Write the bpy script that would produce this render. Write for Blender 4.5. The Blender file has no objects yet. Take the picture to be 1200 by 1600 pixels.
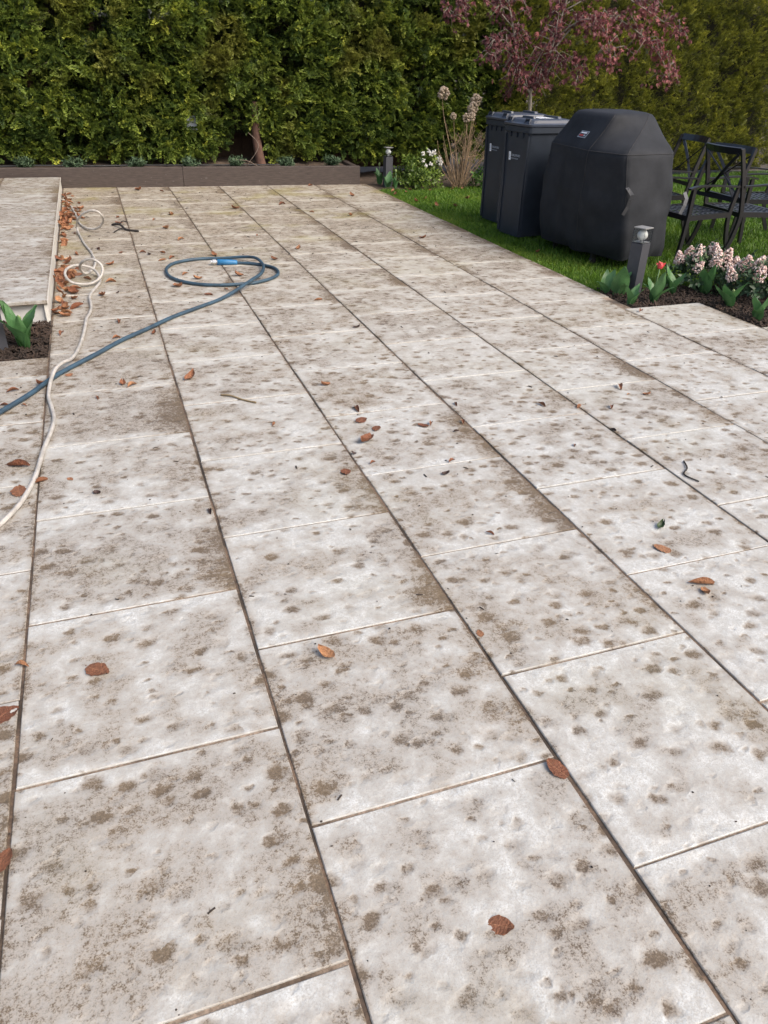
import bpy, bmesh, math, random
import numpy as np
from mathutils import Vector, Matrix, noise as mnoise
R = math.radians
random.seed(7); rng = np.random.default_rng(7)
sc = bpy.context.scene
COL = sc.collection
PI = math.pi

# ---------------------------------------------------------------- camera
cam = bpy.data.cameras.new('camera'); camo = bpy.data.objects.new('camera', cam); COL.objects.link(camo)
pit, yaw, rol = 0.5453, 0.3547, 0.0311
fw = Vector((math.sin(yaw)*math.cos(pit), math.cos(yaw)*math.cos(pit), -math.sin(pit)))
rt = Vector((math.cos(yaw), -math.sin(yaw), 0)); up = rt.cross(fw)
r2 = rt*math.cos(rol) + up*math.sin(rol); u2 = up*math.cos(rol) - rt*math.sin(rol)
M = Matrix((r2, u2, -fw)).transposed().to_4x4(); M.translation = (0.4067, 0, 1.5227)
camo.matrix_world = M
cam.sensor_fit = 'VERTICAL'; cam.sensor_height = 36; cam.lens = 36*1167.97/1600
cam.clip_start = 0.05; cam.clip_end = 500
sc.camera = camo

# ---------------------------------------------------------------- sky, sun, exposure
SUN_EL, SUN_AZ = R(46), R(142)          # azimuth clockwise from +Y: behind the camera, to its left
w = bpy.data.worlds.new('World'); sc.world = w; w.use_nodes = True
nt = w.node_tree; bg = nt.nodes['Background']
sky = nt.nodes.new('ShaderNodeTexSky'); sky.sky_type = 'NISHITA'; sky.sun_disc = False
sky.sun_elevation = SUN_EL; sky.sun_rotation = SUN_AZ
sky.air_density = 1.0; sky.dust_density = 6.0; sky.ozone_density = 0.6
nt.links.new(sky.outputs[0], bg.inputs[0]); bg.inputs[1].default_value = 0.15
sun = bpy.data.lights.new('sun', 'SUN'); suno = bpy.data.objects.new('sun', sun); COL.objects.link(suno)
sun.energy = 1.0; sun.angle = R(32); sun.color = (1.0, 0.985, 0.955)
d = Vector((math.sin(SUN_AZ)*math.cos(SUN_EL), math.cos(SUN_AZ)*math.cos(SUN_EL), math.sin(SUN_EL)))
suno.rotation_euler = (-d).to_track_quat('-Z', 'Y').to_euler()
vs = sc.view_settings; vs.view_transform = 'Standard'; vs.look = 'None'; vs.exposure = 0.72; vs.gamma = 1; vs.use_curve_mapping = False

# ---------------------------------------------------------------- node helpers
class NT:
    def __init__(s, name):
        s.m = bpy.data.materials.new(name); s.m.use_nodes = True
        s.t = s.m.node_tree; s.b = s.t.nodes['Principled BSDF']
    def n(s, typ, ins=None, **kw):
        x = s.t.nodes.new(typ)
        for k, v in kw.items(): setattr(x, k, v)
        for k, v in (ins or {}).items():
            if hasattr(v, 'is_linked') or hasattr(v, 'links'): s.t.links.new(v, x.inputs[k])
            else: x.inputs[k].default_value = v
        return x
    def math(s, op, a, b=0.0, c=None, clamp=False):
        i = {0: a, 1: b}
        if c is not None: i[2] = c
        return s.n('ShaderNodeMath', i, operation=op, use_clamp=clamp).outputs[0]
    def vmath(s, op, a, b): return s.n('ShaderNodeVectorMath', {0: a, 1: b}, operation=op).outputs[0]
    def noise(s, vec, scale, detail=3, rough=.55, dim='3D', col=False):
        x = s.n('ShaderNodeTexNoise', {'Vector': vec, 'Scale': scale, 'Detail': detail, 'Roughness': rough}, noise_dimensions=dim)
        return x.outputs['Color' if col else 0]
    def rng(s, v, a, b, c=0.0, d=1.0, smooth=True):
        x = s.n('ShaderNodeMapRange', {'Value': v, 'From Min': a, 'From Max': b, 'To Min': c, 'To Max': d})
        x.interpolation_type = 'SMOOTHSTEP' if smooth else 'LINEAR'
        return x.outputs[0]
    def mix(s, f, a, b, mode='MIX'):
        x = s.n('ShaderNodeMix', data_type='RGBA', blend_type=mode)
        for k, v in ((0, f), (6, a), (7, b)):
            if hasattr(v, 'links'): s.t.links.new(v, x.inputs[k])
            else: x.inputs[k].default_value = (*v, 1) if isinstance(v, tuple) and len(v) == 3 else v
        return x.outputs[2]
    def set(s, **kw):
        nm = dict(color='Base Color', rough='Roughness', metal='Metallic', spec='Specular IOR Level', normal='Normal', trans='Transmission Weight', ior='IOR', sub='Subsurface Weight')
        for k, v in kw.items():
            i = s.b.inputs[nm[k]]
            if hasattr(v, 'links'): s.t.links.new(v, i)
            else: i.default_value = (*v, 1) if isinstance(v, tuple) and len(v) == 3 else v
        return s.m
    def bump(s, h, strength=.3, dist=.01):
        return s.n('ShaderNodeBump', {'Height': h, 'Strength': strength, 'Distance': dist}).outputs[0]
    def pos(s): return s.n('ShaderNodeNewGeometry').outputs['Position']
    def obj(s): return s.n('ShaderNodeTexCoord').outputs['Object']
    def rnd(s): return s.n('ShaderNodeObjectInfo').outputs['Random']
    def attr(s, name): return s.n('ShaderNodeAttribute', attribute_name=name).outputs['Fac']

def plain(name, col, rough=.6, var=.25, scale=30, metal=0.0, bump=.0, spec=.5, coords='obj'):
    t = NT(name); p = t.obj() if coords == 'obj' else t.pos()
    n1 = t.noise(p, scale, 4, .6); n2 = t.noise(p, scale*.13+1, 2)
    k = t.math('ADD', t.math('MULTIPLY', n1, var), t.math('MULTIPLY', n2, var))
    dark = tuple(c*(1-var) for c in col); lite = tuple(min(1, c*(1+var)) for c in col)
    c = t.mix(t.rng(t.math('ADD', t.math('MULTIPLY', n1, .5), t.math('MULTIPLY', n2, .5)), .3, .7), dark, lite)
    t.set(color=c, rough=rough, metal=metal, spec=spec)
    if bump: t.set(normal=t.bump(n1, bump, .003))
    return t.m

# ---------------------------------------------------------------- tile material
def tile_material(name, far_brown=1.0, amount=1.0):
    t = NT(name)
    P0 = t.pos(); rnd = t.rnd(); ob = t.obj()
    sep = lambda c: t.n('ShaderNodeSeparateColor', {0: c}).outputs
    frac = lambda k: t.math('FRACT', t.math('MULTIPLY', rnd, k))
    off = t.n('ShaderNodeCombineXYZ', {0: t.math('MULTIPLY', rnd, 37.0), 1: t.math('MULTIPLY', rnd, 91.0), 2: 0.0}).outputs[0]
    P = t.vmath('ADD', P0, off)
    wob = t.vmath('SUBTRACT', t.noise(P, 22, 3, .6, col=True), (.5, .5, .5))
    Pw = t.vmath('ADD', P, t.n('ShaderNodeVectorMath', {0: wob, 'Scale': .045}, operation='SCALE').outputs[0])
    grain = t.noise(P, 260, 3, .7)
    fine = t.noise(P, 75, 4, .7)
    mid = t.noise(P, 24, 5, .7)
    film = t.noise(P, 8, 5, .65)
    clump = t.noise(P, 3.4, 3, .55)
    wide = t.noise(P, 1.5, 2, .5)
    xyz = t.n('ShaderNodeSeparateXYZ', {0: P0}).outputs
    lo = t.n('ShaderNodeSeparateXYZ', {0: ob}).outputs
    # stippled texture that breaks every stain into grains
    stip = t.math('MULTIPLY', t.rng(grain, .30, .66, .3, 1.0), t.rng(fine, .30, .66, .25, 1.0))
    stip2 = t.math('MULTIPLY', stip, t.rng(mid, .28, .62, .3, 1.0))
    # moulded dimples that hold the dirt: rounded, soft, darker towards one side
    def dimples(scale, smin, smax, thr, soft, dx, dy):
        q = t.n('ShaderNodeMapping', {'Vector': t.vmath('ADD', Pw, (dx, dy, 0)), 'Rotation': (0, 0, dx+.6), 'Scale': (1.0, 1.35, 1.0)}).outputs[0]
        v = t.n('ShaderNodeTexVoronoi', {'Vector': q, 'Scale': scale, 'Randomness': .9}, voronoi_dimensions='2D')
        c = sep(v.outputs['Color'])
        size = t.rng(c[0], thr, 1.0, smin, smax, False)
        pres = t.rng(c[0], thr, thr+.12)
        m = t.rng(t.math('DIVIDE', v.outputs['Distance'], size), 1.0, soft)
        lp = t.vmath('SUBTRACT', t.vmath('MULTIPLY', q, (scale, scale, 0)), v.outputs['Position'] if False else t.vmath('MULTIPLY', v.outputs['Position'], (scale, scale, 0)))
        side = t.rng(t.n('ShaderNodeSeparateXYZ', {0: lp}).outputs[1], .3, -.3, .45, 1.0)
        mp_ = t.math('MULTIPLY', m, pres)
        return t.math('MULTIPLY', mp_, t.math('MULTIPLY', side, t.rng(c[1], 0, 1, .25, 1.0, False))), mp_
    d1, r1 = dimples(8.7, .27, .46, .12, .12, 0, 0)
    d2, r2_ = dimples(15.0, .22, .42, .45, .2, 3.3, 1.7)
    dim = t.math('MAXIMUM', d1, t.math('MULTIPLY', d2, .8))
    cl = t.rng(clump, .34, .58, .45, 1.0)
    far = t.rng(xyz[1], 2.6, 8.0, 0, 1, False)
    tilea = t.math('MULTIPLY_ADD', frac(17.3), .65, .75*amount)
    left = t.rng(xyz[0], 1.9, .2, .0, .3, False)
    # dirt: separate dimples cut from a fractal field, over a stippled haze
    nf = t.noise(P, 30, 8, .8)
    v = t.math('ADD', t.math('MULTIPLY', dim, .80), t.math('MULTIPLY', t.math('SUBTRACT', nf, .5), .62))
    v = t.math('ADD', v, t.math('MULTIPLY', t.math('SUBTRACT', clump, .5), .30))
    ta = t.math('MULTIPLY_ADD', frac(17.3), .09, -.045+.06*(amount-1))
    v = t.math('ADD', v, ta)
    ends = t.rng(t.math('ABSOLUTE', lo[1]), .22, .318, 0, -.14 if far_brown > .5 else -.03)
    v = t.math('ADD', v, ends)
    dots = t.math('MULTIPLY', t.rng(v, .03, .47, 0, 1, False), t.math('MULTIPLY_ADD', stip, .75, .5))
    hv = t.math('ADD', t.math('ADD', film, ta), t.math('ADD', t.math('MULTIPLY_ADD', far, .10*far_brown, t.math('MULTIPLY', left, .35)), ends))
    hv = t.math('ADD', hv, t.math('MULTIPLY', t.math('SUBTRACT', clump, .5), .5))
    hz = t.math('MULTIPLY', t.rng(hv, .34, .70), t.math('MULTIPLY_ADD', stip2, 1.25, .16))
    jg = t.math('MULTIPLY', t.rng(t.math('MULTIPLY_ADD', t.noise(P, 12, 3), .05, t.math('ABSOLUTE', lo[0])), .325, .352), t.math('MULTIPLY_ADD', stip, .6, .2))
    dirt = t.math('MAXIMUM', t.math('MULTIPLY', dots, .88), t.math('MULTIPLY', hz, .85))
    dirt = t.math('ADD', dirt, t.math('MULTIPLY', t.math('MINIMUM', dots, hz), .4))
    dirt = t.math('ADD', dirt, t.math('MULTIPLY', jg, .55))
    # dark tide along the long joint on the right-hand side of some tiles
    ejit = t.math('MULTIPLY_ADD', t.noise(P, 7, 4, .6), .26, lo[0])
    edge = t.rng(ejit, .29, .46)
    epick = t.rng(frac(7.77), .45, .95, .12, 1.0)
    edge = t.math('MULTIPLY', edge, t.math('MULTIPLY', epick, t.math('MULTIPLY_ADD', stip2, .75, .3)))
    edge = t.math('MULTIPLY', edge, t.rng(t.math('MULTIPLY_ADD', t.noise(P, 4, 2), .5, lo[1]), .62, -.1, .3, 1.0))
    dirt = t.math('ADD', dirt, t.math('MULTIPLY', edge, 1.5))
    # clean stone: near white, with faint relief
    base = t.mix(t.rng(mid, .32, .68), (.43, .44, .43), (.575, .592, .583))
    base = t.mix(t.math('MULTIPLY', t.rng(fine, .60, .36), .5), base, (.33, .31, .28))
    base = t.mix(t.math('MULTIPLY', t.rng(grain, .56, .36), .5), base, (.27, .245, .21))
    base = t.mix(t.math('MULTIPLY', far, .55*far_brown), base, (.44, .385, .29))
    warm = t.mix(t.rng(wide, .35, .65), (.10, .066, .038), (.15, .10, .048))
    brown = t.mix(t.math('MULTIPLY', t.rng(t.noise(P, 2.3, 2), .5, .72), .8), warm, (.095, .078, .064))
    brown = t.mix(t.rng(dirt, .35, 1.0), t.mix(.5, brown, (.27, .20, .128)), t.mix(.35, brown, (.055, .038, .024)))
    brown = t.mix(t.math('MULTIPLY', t.rng(t.noise(P, 110, 4, .75), .38, .62), .25), brown, (.26, .20, .135))
    brown = t.mix(t.math('MULTIPLY', t.rng(grain, .40, .66), .45), brown, (.05, .036, .024))
    c = t.mix(t.rng(dirt, 0.04, .88, 0, .95, False), base, brown)
    # algae, mostly in the damp strip under the hedge
    alg = t.math('MULTIPLY', t.rng(t.noise(P0, 1.25, 3, .6), .52, .66), t.rng(xyz[1], 5.0, 9.0, .12, 1.0))
    alg = t.math('MULTIPLY', alg, t.math('MULTIPLY_ADD', fine, .8, .15))
    c = t.mix(t.math('MULTIPLY', alg, .8*far_brown), c, (.25, .215, .05))
    h = t.math('SUBTRACT', t.math('ADD', t.math('MULTIPLY', mid, .55), t.math('MULTIPLY', fine, .3)), t.math('MULTIPLY', t.math('MAXIMUM', r1, t.math('MULTIPLY', r2_, .7)), .62))
    t.set(color=c, rough=t.math('MULTIPLY_ADD', dirt, .25, .5), spec=.4, normal=t.bump(h, .6, .007))
    return t.m

m_tile = tile_material('porcelain_tile')
m_tile2 = tile_material('terrace_tile', .25, .55)
def grout(name, a, b):
    t = NT(name); P = t.pos()
    c = t.mix(t.rng(t.noise(P, 5, 4, .65), .35, .65), a, b)
    c = t.mix(t.math('MULTIPLY', t.rng(t.noise(P, 140, 2), .4, .6), .4), c, (.02, .016, .012))
    return t.set(color=c, rough=.9)
m_grout_long = grout('dark_grout', (.04, .029, .021), (.17, .115, .078))
m_grout_cross = grout('tan_grout', (.10, .07, .048), (.33, .26, .20))
m_ground = plain('earth', (.06, .045, .033), .95, .4, 9, bump=.4, coords='pos')
m_soil = plain('mulch_soil', (.022, .016, .012), .95, .5, 40, bump=.8, coords='pos')
m_soil_back = plain('dry_soil', (.075, .052, .036), .95, .5, 25, bump=.8, coords='pos')

# ---------------------------------------------------------------- object helpers
def tag(o, label=None, cat=None, group=None, kind=None):
    if label: o['label'] = label
    if cat: o['category'] = cat
    if group: o['group'] = group
    if kind: o['kind'] = kind
    return o
def link(o, parent=None):
    COL.objects.link(o)
    if parent is not None: o.parent = parent
    return o
def mesh(name, V, F, mat=None, smooth=False):
    me = bpy.data.meshes.new(name); me.from_pydata([tuple(v) for v in V], [], [tuple(f) for f in F]); me.update()
    if mat is not None: me.materials.append(mat)
    if smooth: me.polygons.foreach_set('use_smooth', [True]*len(me.polygons))
    return me
def obj(name, me, parent=None, loc=None, rot=None, scale=None):
    o = bpy.data.objects.new(name, me); link(o, parent)
    if loc is not None: o.location = loc
    if rot is not None: o.rotation_euler = rot
    if scale is not None: o.scale = scale if hasattr(scale, '__len__') else (scale,)*3
    return o
def empty(name, loc=(0, 0, 0), rz=0):
    o = bpy.data.objects.new(name, None); COL.objects.link(o); o.location = loc; o.rotation_euler = (0, 0, rz); o.empty_display_size = .1
    return o
def copy_tree(o, parent=None):
    c = o.copy(); link(c, parent)
    for ch in o.children: copy_tree(ch, c)
    return c
class MB:
    def __init__(s): s.V = []; s.F = []
    def add(s, V, F):
        k = len(s.V); s.V += [tuple(v) for v in V]; s.F += [tuple(i+k for i in f) for f in F]; return s
    def box(s, lo, hi, bev=0.0):
        x0, y0, z0 = lo; x1, y1, z1 = hi
        if not bev:
            return s.add([(x0,y0,z0),(x1,y0,z0),(x1,y1,z0),(x0,y1,z0),(x0,y0,z1),(x1,y0,z1),(x1,y1,z1),(x0,y1,z1)],
                         [(3,2,1,0),(4,5,6,7),(0,1,5,4),(1,2,6,5),(2,3,7,6),(3,0,4,7)])
        b = bev
        V = [(x0,y0,z0),(x1,y0,z0),(x1,y1,z0),(x0,y1,z0),(x0,y0,z1-b),(x1,y0,z1-b),(x1,y1,z1-b),(x0,y1,z1-b),
             (x0+b,y0+b,z1),(x1-b,y0+b,z1),(x1-b,y1-b,z1),(x0+b,y1-b,z1)]
        F = [(3,2,1,0),(8,9,10,11)]
        for i in range(4):
            j = (i+1) % 4; F += [(i,j,4+j,4+i),(4+i,4+j,8+j,8+i)]
        return s.add(V, F)
    def sweep(s, pts, w, h, side=None, closed=False):
        """rectangular bar along a polyline; w across, h in the other direction"""
        pts = [Vector(p) for p in pts]; n = len(pts); V = []
        for i, p in enumerate(pts):
            a = pts[max(i-1, 0)]; b = pts[min(i+1, n-1)]; tn = (b-a).normalized()
            sd = Vector(side) if side is not None else (Vector((0, 0, 1)).cross(tn) if abs(tn.z) < .9 else Vector((0, 1, 0)))
            sd = (sd - tn*sd.dot(tn)).normalized(); u = tn.cross(sd).normalized()
            ww = w[i] if hasattr(w, '__len__') else w; hh = h[i] if hasattr(h, '__len__') else h
            for sx, sy in ((-1,-1),(1,-1),(1,1),(-1,1)): V.append(p + sd*sx*ww/2 + u*sy*hh/2)
        F = [(3,2,1,0), tuple(4*(n-1)+i for i in range(4))]
        for i in range(n-1):
            for k in range(4):
                j = (k+1) % 4; F.append((4*i+k, 4*i+j, 4*i+4+j, 4*i+4+k))
        return s.add(V, F)
    def tube(s, pts, r, n=8):
        pts = [Vector(p) for p in pts]; m = len(pts); V = []; ref = None
        for i, p in enumerate(pts):
            tn = (pts[min(i+1, m-1)] - pts[max(i-1, 0)]).normalized()
            if ref is None: ref = Vector((0, 0, 1)) if abs(tn.z) < .9 else Vector((1, 0, 0))
            a = (ref - tn*ref.dot(tn)).normalized(); ref = a; b = tn.cross(a)
            rr = r[i] if hasattr(r, '__len__') else r
            for k in range(n): V.append(p + a*math.cos(2*PI*k/n)*rr + b*math.sin(2*PI*k/n)*rr)
        F = [tuple(range(n-1, -1, -1)), tuple((m-1)*n+k for k in range(n))]
        for i in range(m-1):
            for k in range(n):
                j = (k+1) % n; F.append((i*n+k, i*n+j, i*n+n+j, i*n+n+k))
        return s.add(V, F)
    def lathe(s, prof, n=16, c=(0, 0, 0)):
        V = []; m = len(prof)
        for r, z in prof:
            for k in range(n): V.append((c[0]+r*math.cos(2*PI*k/n), c[1]+r*math.sin(2*PI*k/n), c[2]+z))
        F = [tuple(range(n-1, -1, -1)), tuple((m-1)*n+k for k in range(n))]
        for i in range(m-1):
            for k in range(n):
                j = (k+1) % n; F.append((i*n+k, i*n+j, i*n+n+j, i*n+n+k))
        return s.add(V, F)
    def build(s, name, mat, parent=None, smooth=False, **kw):
        return obj(name, mesh(name, s.V, s.F, mat, smooth), parent, **kw)
def spline(pts, per=6):
    P = [Vector(p) for p in pts]; out = []
    for i in range(len(P)-1):
        a, b, c, e = P[max(i-1, 0)], P[i], P[i+1], P[min(i+2, len(P)-1)]
        for k in range(per):
            t = k/per
            out.append(.5*((2*b)+(c-a)*t+(2*a-5*b+4*c-e)*t*t+(3*b-a-3*c+e)*t**3))
    out.append(P[-1]); return out
def big_mesh(name, V, F, mats, tint=None, midx=None, smooth=False):
    V = np.asarray(V, np.float32); F = np.asarray(F, np.int32); me = bpy.data.meshes.new(name); k = F.shape[1]
    me.vertices.add(len(V)); me.vertices.foreach_set('co', V.ravel())
    me.loops.add(F.size); me.loops.foreach_set('vertex_index', F.ravel())
    me.polygons.add(len(F)); me.polygons.foreach_set('loop_start', np.arange(0, F.size, k, dtype=np.int32))
    try: me.polygons.foreach_set('loop_total', np.full(len(F), k, np.int32))
    except Exception: pass
    for m in mats: me.materials.append(m)
    if midx is not None: me.polygons.foreach_set('material_index', np.asarray(midx, np.int32))
    if smooth: me.polygons.foreach_set('use_smooth', np.ones(len(F), bool))
    me.update(calc_edges=True)
    if tint is not None:
        a = me.attributes.new('tint', 'FLOAT', 'POINT'); a.data.foreach_set('value', np.asarray(tint, np.float32))
    me.validate(); return me
def scatter(temps, pos, mats3, scale, tint):
    """numpy copies of small templates joined into one vertex/face array (one plant's foliage)"""
    Vs, Fs, Ts = [], [], []; k = 0
    which = rng.integers(0, len(temps), len(pos))
    for ti, (tv, tf, tt) in enumerate(temps):
        sel = np.where(which == ti)[0]
        if not len(sel): continue
        V = np.einsum('nij,vj->nvi', mats3[sel], tv)*scale[sel, None, None] + pos[sel, None, :]
        F = tf[None] + (np.arange(len(sel))*len(tv))[:, None, None] + k
        Vs.append(V.reshape(-1, 3)); Fs.append(F.reshape(-1, tf.shape[1])); k += len(sel)*len(tv)
        Ts.append((tint[sel, None] + tt[None]).reshape(-1))
    return np.concatenate(Vs), np.concatenate(Fs), np.concatenate(Ts)
def frames(dirs, roll):
    """rotation matrices whose x axis is dirs, with a roll about it"""
    x = dirs/np.linalg.norm(dirs, axis=1)[:, None]
    upv = np.tile(np.array([0, 0, 1.]), (len(x), 1)); y = np.cross(upv, x); ln = np.linalg.norm(y, axis=1)
    bad = ln < .05; y[bad] = np.array([0, 1., 0]); y /= np.linalg.norm(y, axis=1)[:, None]
    z = np.cross(x, y); c, s_ = np.cos(roll)[:, None], np.sin(roll)[:, None]
    return np.stack([x, y*c+z*s_, z*c-y*s_], axis=2)

# ---------------------------------------------------------------- ground, lawn sheet, beds
def sheet(name, poly, z, mat):
    o = obj(name, mesh(name, [(x, y, z) for x, y in poly], [tuple(range(len(poly)))], mat)); tag(o, kind='structure'); return o
sheet('ground', [(-60, -40), (80, -40), (80, 90), (-60, 90)], -.075, m_ground)
tg = NT('lawn_earth'); Pg = tg.pos()
tg.set(color=tg.mix(tg.rng(tg.noise(Pg, 3, 4), .35, .65), (.022, .045, .008), (.045, .07, .014)), rough=.95)
sheet('lawn', [(4.0, 4.8), (13, 4.3), (13, 11.9), (5.6, 10.9), (4.0, 10.5)], -.04, tg.m)

def bed(name, poly, z, mat, amp=.02, res=.05):
    xs = [p[0] for p in poly]; ys = [p[1] for p in poly]
    def inside(x, y):
        c = False; n = len(poly)
        for i in range(n):
            (x1, y1), (x2, y2) = poly[i], poly[(i+1) % n]
            if (y1 > y) != (y2 > y) and x < (x2-x1)*(y-y1)/(y2-y1)+x1: c = not c
        return c
    nx = int((max(xs)-min(xs))/res)+1; ny = int((max(ys)-min(ys))/res)+1
    idx = {}; V = []; F = []
    for i in range(nx+1):
        for j in range(ny+1):
            x = min(xs)+i*res; y = min(ys)+j*res
            idx[i, j] = len(V); V.append((x, y, z + amp*(mnoise.noise((x*5, y*5, 3)) + .6*mnoise.noise((x*17, y*17, 8)))))
    for i in range(nx):
        for j in range(ny):
            if inside(min(xs)+(i+.5)*res, min(ys)+(j+.5)*res): F.append((idx[i,j], idx[i+1,j], idx[i+1,j+1], idx[i,j+1]))
    o = obj(name, mesh(name, V, F, mat, True)); tag(o, kind='structure'); return inside

in_right = bed('flower_bed', [(3.94, 5.12), (3.94, 4.5), (4.53, 4.45), (4.53, 3.86), (7.2, 3.80), (7.2, 4.75), (5.6, 4.95), (4.7, 5.02), (4.3, 5.06)], -.026, m_soil, .012, .045)
in_left = bed('flower_bed', [(-1.4, 4.47), (.06, 4.47), (.06, 5.33), (-1.4, 5.33)], -.026, m_soil, .012, .04)
bed('back_bed', [(3.92, 10.32), (4.05, 10.42), (5.2, 10.40), (6.0, 10.6), (6.0, 12.2), (3.92, 12.2)], -.01, m_soil_back, .02, .08)
bed('raised_soil_bed', [(-3.2, 11.3), (3.9, 10.93), (3.9, 12.4), (-3.2, 12.4)], .195, m_soil_back, .02, .08)

# ---------------------------------------------------------------- patio: every tile an object
W_, L_ = .65, .6355
OFF = {-2: .1286, -1: .44, 0: .1286, 1: .446, 2: .118, 3: .437, 4: .102, 5: .411, 6: .11, 7: .43}
patio = empty('patio'); tag(patio, kind='structure')
JX, JY = .0043, .0038        # half joint widths
tile_cache = {}
def tile_mesh(wx, wy, mat, th=.02):
    k = (round(wx, 3), round(wy, 3), mat.name)
    if k not in tile_cache:
        mb = MB().box((-wx/2, -wy/2, -th), (wx/2, wy/2, 0), .0022)
        tile_cache[k] = mesh('tile', mb.V, mb.F, mat)
    return tile_cache[k]
ntile = 0
for k in range(-2, 8):
    x0, x1 = k*W_, (k+1)*W_
    ymin, ymax = -1.2, 11.12
    j = math.floor((ymin-OFF[k])/L_)
    while True:
        a = OFF[k]+j*L_; b = a+L_; j += 1
        if a > ymax: break
        xa, xb = x0+JX, x1-JX; ya, yb = a+JY, b-JY
        wall_y = 11.06-.0595*((x0+x1)/2)           # the planter wall runs a little askew
        yb = min(yb, wall_y+.02)
        if k == 5: 
            xb = 3.926-JX
            if (a+b)/2 > 4.6: xb = 4.0
        if k >= 6: xa = max(xa, 3.926+JX) if k == 6 else xa
        if k == 6:
            xb = 4.6-JX
            yb = min(yb, 4.56)
        if k == 7:
            xa = 4.6+JX; xb = 5.3; yb = min(yb, 3.92)
        if k < 0:
            yb = min(yb, 4.535)
        if k == 5 and a < 4.6 < b: pass
        if yb-ya < .05: continue
        if ya < -1.2: ya = -1.2
        xa += random.uniform(-.0012, .0018); xb -= random.uniform(-.0012, .0018); ya += random.uniform(-.001, .001); yb -= random.uniform(-.001, .001)
        o = obj('tile', tile_mesh(xb-xa, yb-ya, m_tile), patio, ((xa+xb)/2, (ya+yb)/2, random.uniform(-.0018, .0008)),
                (random.gauss(0, .0018), random.gauss(0, .0018), random.gauss(0, .0014)))
        ntile += 1
# grout bed under the tiles: dark along the long joints, tan in the cross joints
gv, gf, gm = [], [], []
def gq(x0, y0, x1, y1, mi):
    k = len(gv); gv.extend([(x0,y0,-.005),(x1,y0,-.005),(x1,y1,-.005),(x0,y1,-.005)]); gf.append((k,k+1,k+2,k+3)); gm.append(mi)
LIM = {-2: 4.53, -1: 4.53, 6: 4.55, 7: 3.91}
for k in range(-2, 8):
    yt = LIM.get(k, 11.1-.0595*(k+.5)*W_)
    X0 = k*W_; X1 = (k+1)*W_
    if k == 5: X1 = 3.926
    if k == 6: X0, X1 = 3.926, 4.6
    if k == 7: X0, X1 = 4.6, 5.3
    gq(X0+JX+.001, -1.2, X1-JX-.001, yt, 1)
    gq(X1-JX-.001, -1.2, X1+JX+.001, min(yt, LIM.get(k+1, 99)) if k != 5 else 4.55, 0)
gq(-.0065, 4.53, .0055, 11.08, 0); gq(3.925, 4.55, 3.995, 10.8, 1)
me = mesh('grout_bed', gv, gf); me.materials.append(m_grout_long); me.materials.append(m_grout_cross)
me.polygons.foreach_set('material_index', gm); obj('grout_bed', me, patio)
slab = MB(); slab.box((-1.3, -1.2, -.07), (3.99, 4.45, -.021)).box((0.0, 4.53, -.07), (3.98, 11.05, -.022)).box((3.99, -1.2, -.07), (4.6, 4.44, -.023)).box((4.6, -1.2, -.07), (5.3, 3.8, -.024))
slab.build('sub_base', m_ground, patio)

# ---------------------------------------------------------------- raised terrace on the left
terr = empty('raised_terrace'); tag(terr, kind='structure')
m_riser = plain('pale_riser', (.50, .50, .49), .5, .12, 12)
m_trim = plain('edge_trim', (.58, .57, .53), .45, .12, 15)
m_dark_edge = plain('shadow_gap', (.05, .045, .04), .9, .2, 20)
TZ = .135
y = 5.245
while y < 10.95:
    yb = min(y+.64, 11.02)
    for xa, xb in ((-.655, -.004), (-1.31, -.662), (-1.97, -1.316)):
        xb2 = xb if xb > -.1 else xb
        obj('tile', tile_mesh(xb2-xa-.004, yb-y-.006, m_tile2), terr, ((xa+xb2)/2, (y+yb)/2, TZ+random.uniform(-.0005, .0005)))
    y += .64
MB().box((-1.97, 5.252, TZ-.026), (-.006, 11.0, TZ-.0045)).build('terrace_bed', m_grout_cross, terr)
MB().box((-1.97, 5.29, -.06), (-.03, 11.0, TZ-.026)).build('riser', m_riser, terr)
MB().box((-.03, 5.262, -.03), (-.0075, 5.30, TZ-.0265)).build('corner_trim', m_trim, terr)
MB().box((-.028, 5.30, -.03), (-.0105, 11.0, TZ-.0265)).build('side_panel', m_trim, terr)
MB().box((-.0055, 5.25, TZ-.024), (-.0025, 11.0, TZ-.001)).build('metal_edge', m_trim, terr)

# ---------------------------------------------------------------- planter wall of dark boards
tb = NT('dark_stained_board'); ob_ = tb.obj()
mp = tb.n('ShaderNodeMapping', {'Vector': ob_, 'Scale': (1.5, 8, 14)}).outputs[0]
grn = tb.noise(mp, 6, 5, .65); spl = tb.noise(tb.pos(), 26, 3, .7)
cb = tb.mix(tb.rng(grn, .3, .7), (.040, .029, .025), (.074, .056, .047))
cb = tb.mix(tb.math('MULTIPLY', tb.rng(spl, .66, .74), .45), cb, (.26, .25, .24))
tb.set(color=cb, rough=.62, normal=tb.bump(grn, .25, .004))
ang = math.atan2(10.825-11.101, 3.908+.736)
wall = empty('planter_wall', (3.905, 10.825, 0), ang); tag(wall, 'low dark brown board wall edging the raised bed under the hedge', 'wall')
xs = [0, -2.405, -4.82, -7.2]
for a, b in zip(xs[1:], xs[:-1]):
    MB().box((a+.003, 0, -.03), (b-.003, .085, .232+random.uniform(-.002, .002)), .006).build('board', tb.m, wall)
MB().box((-.09, .085, -.03), (-.01, .75, .228), .006).build('end_board', tb.m, wall)

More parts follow.
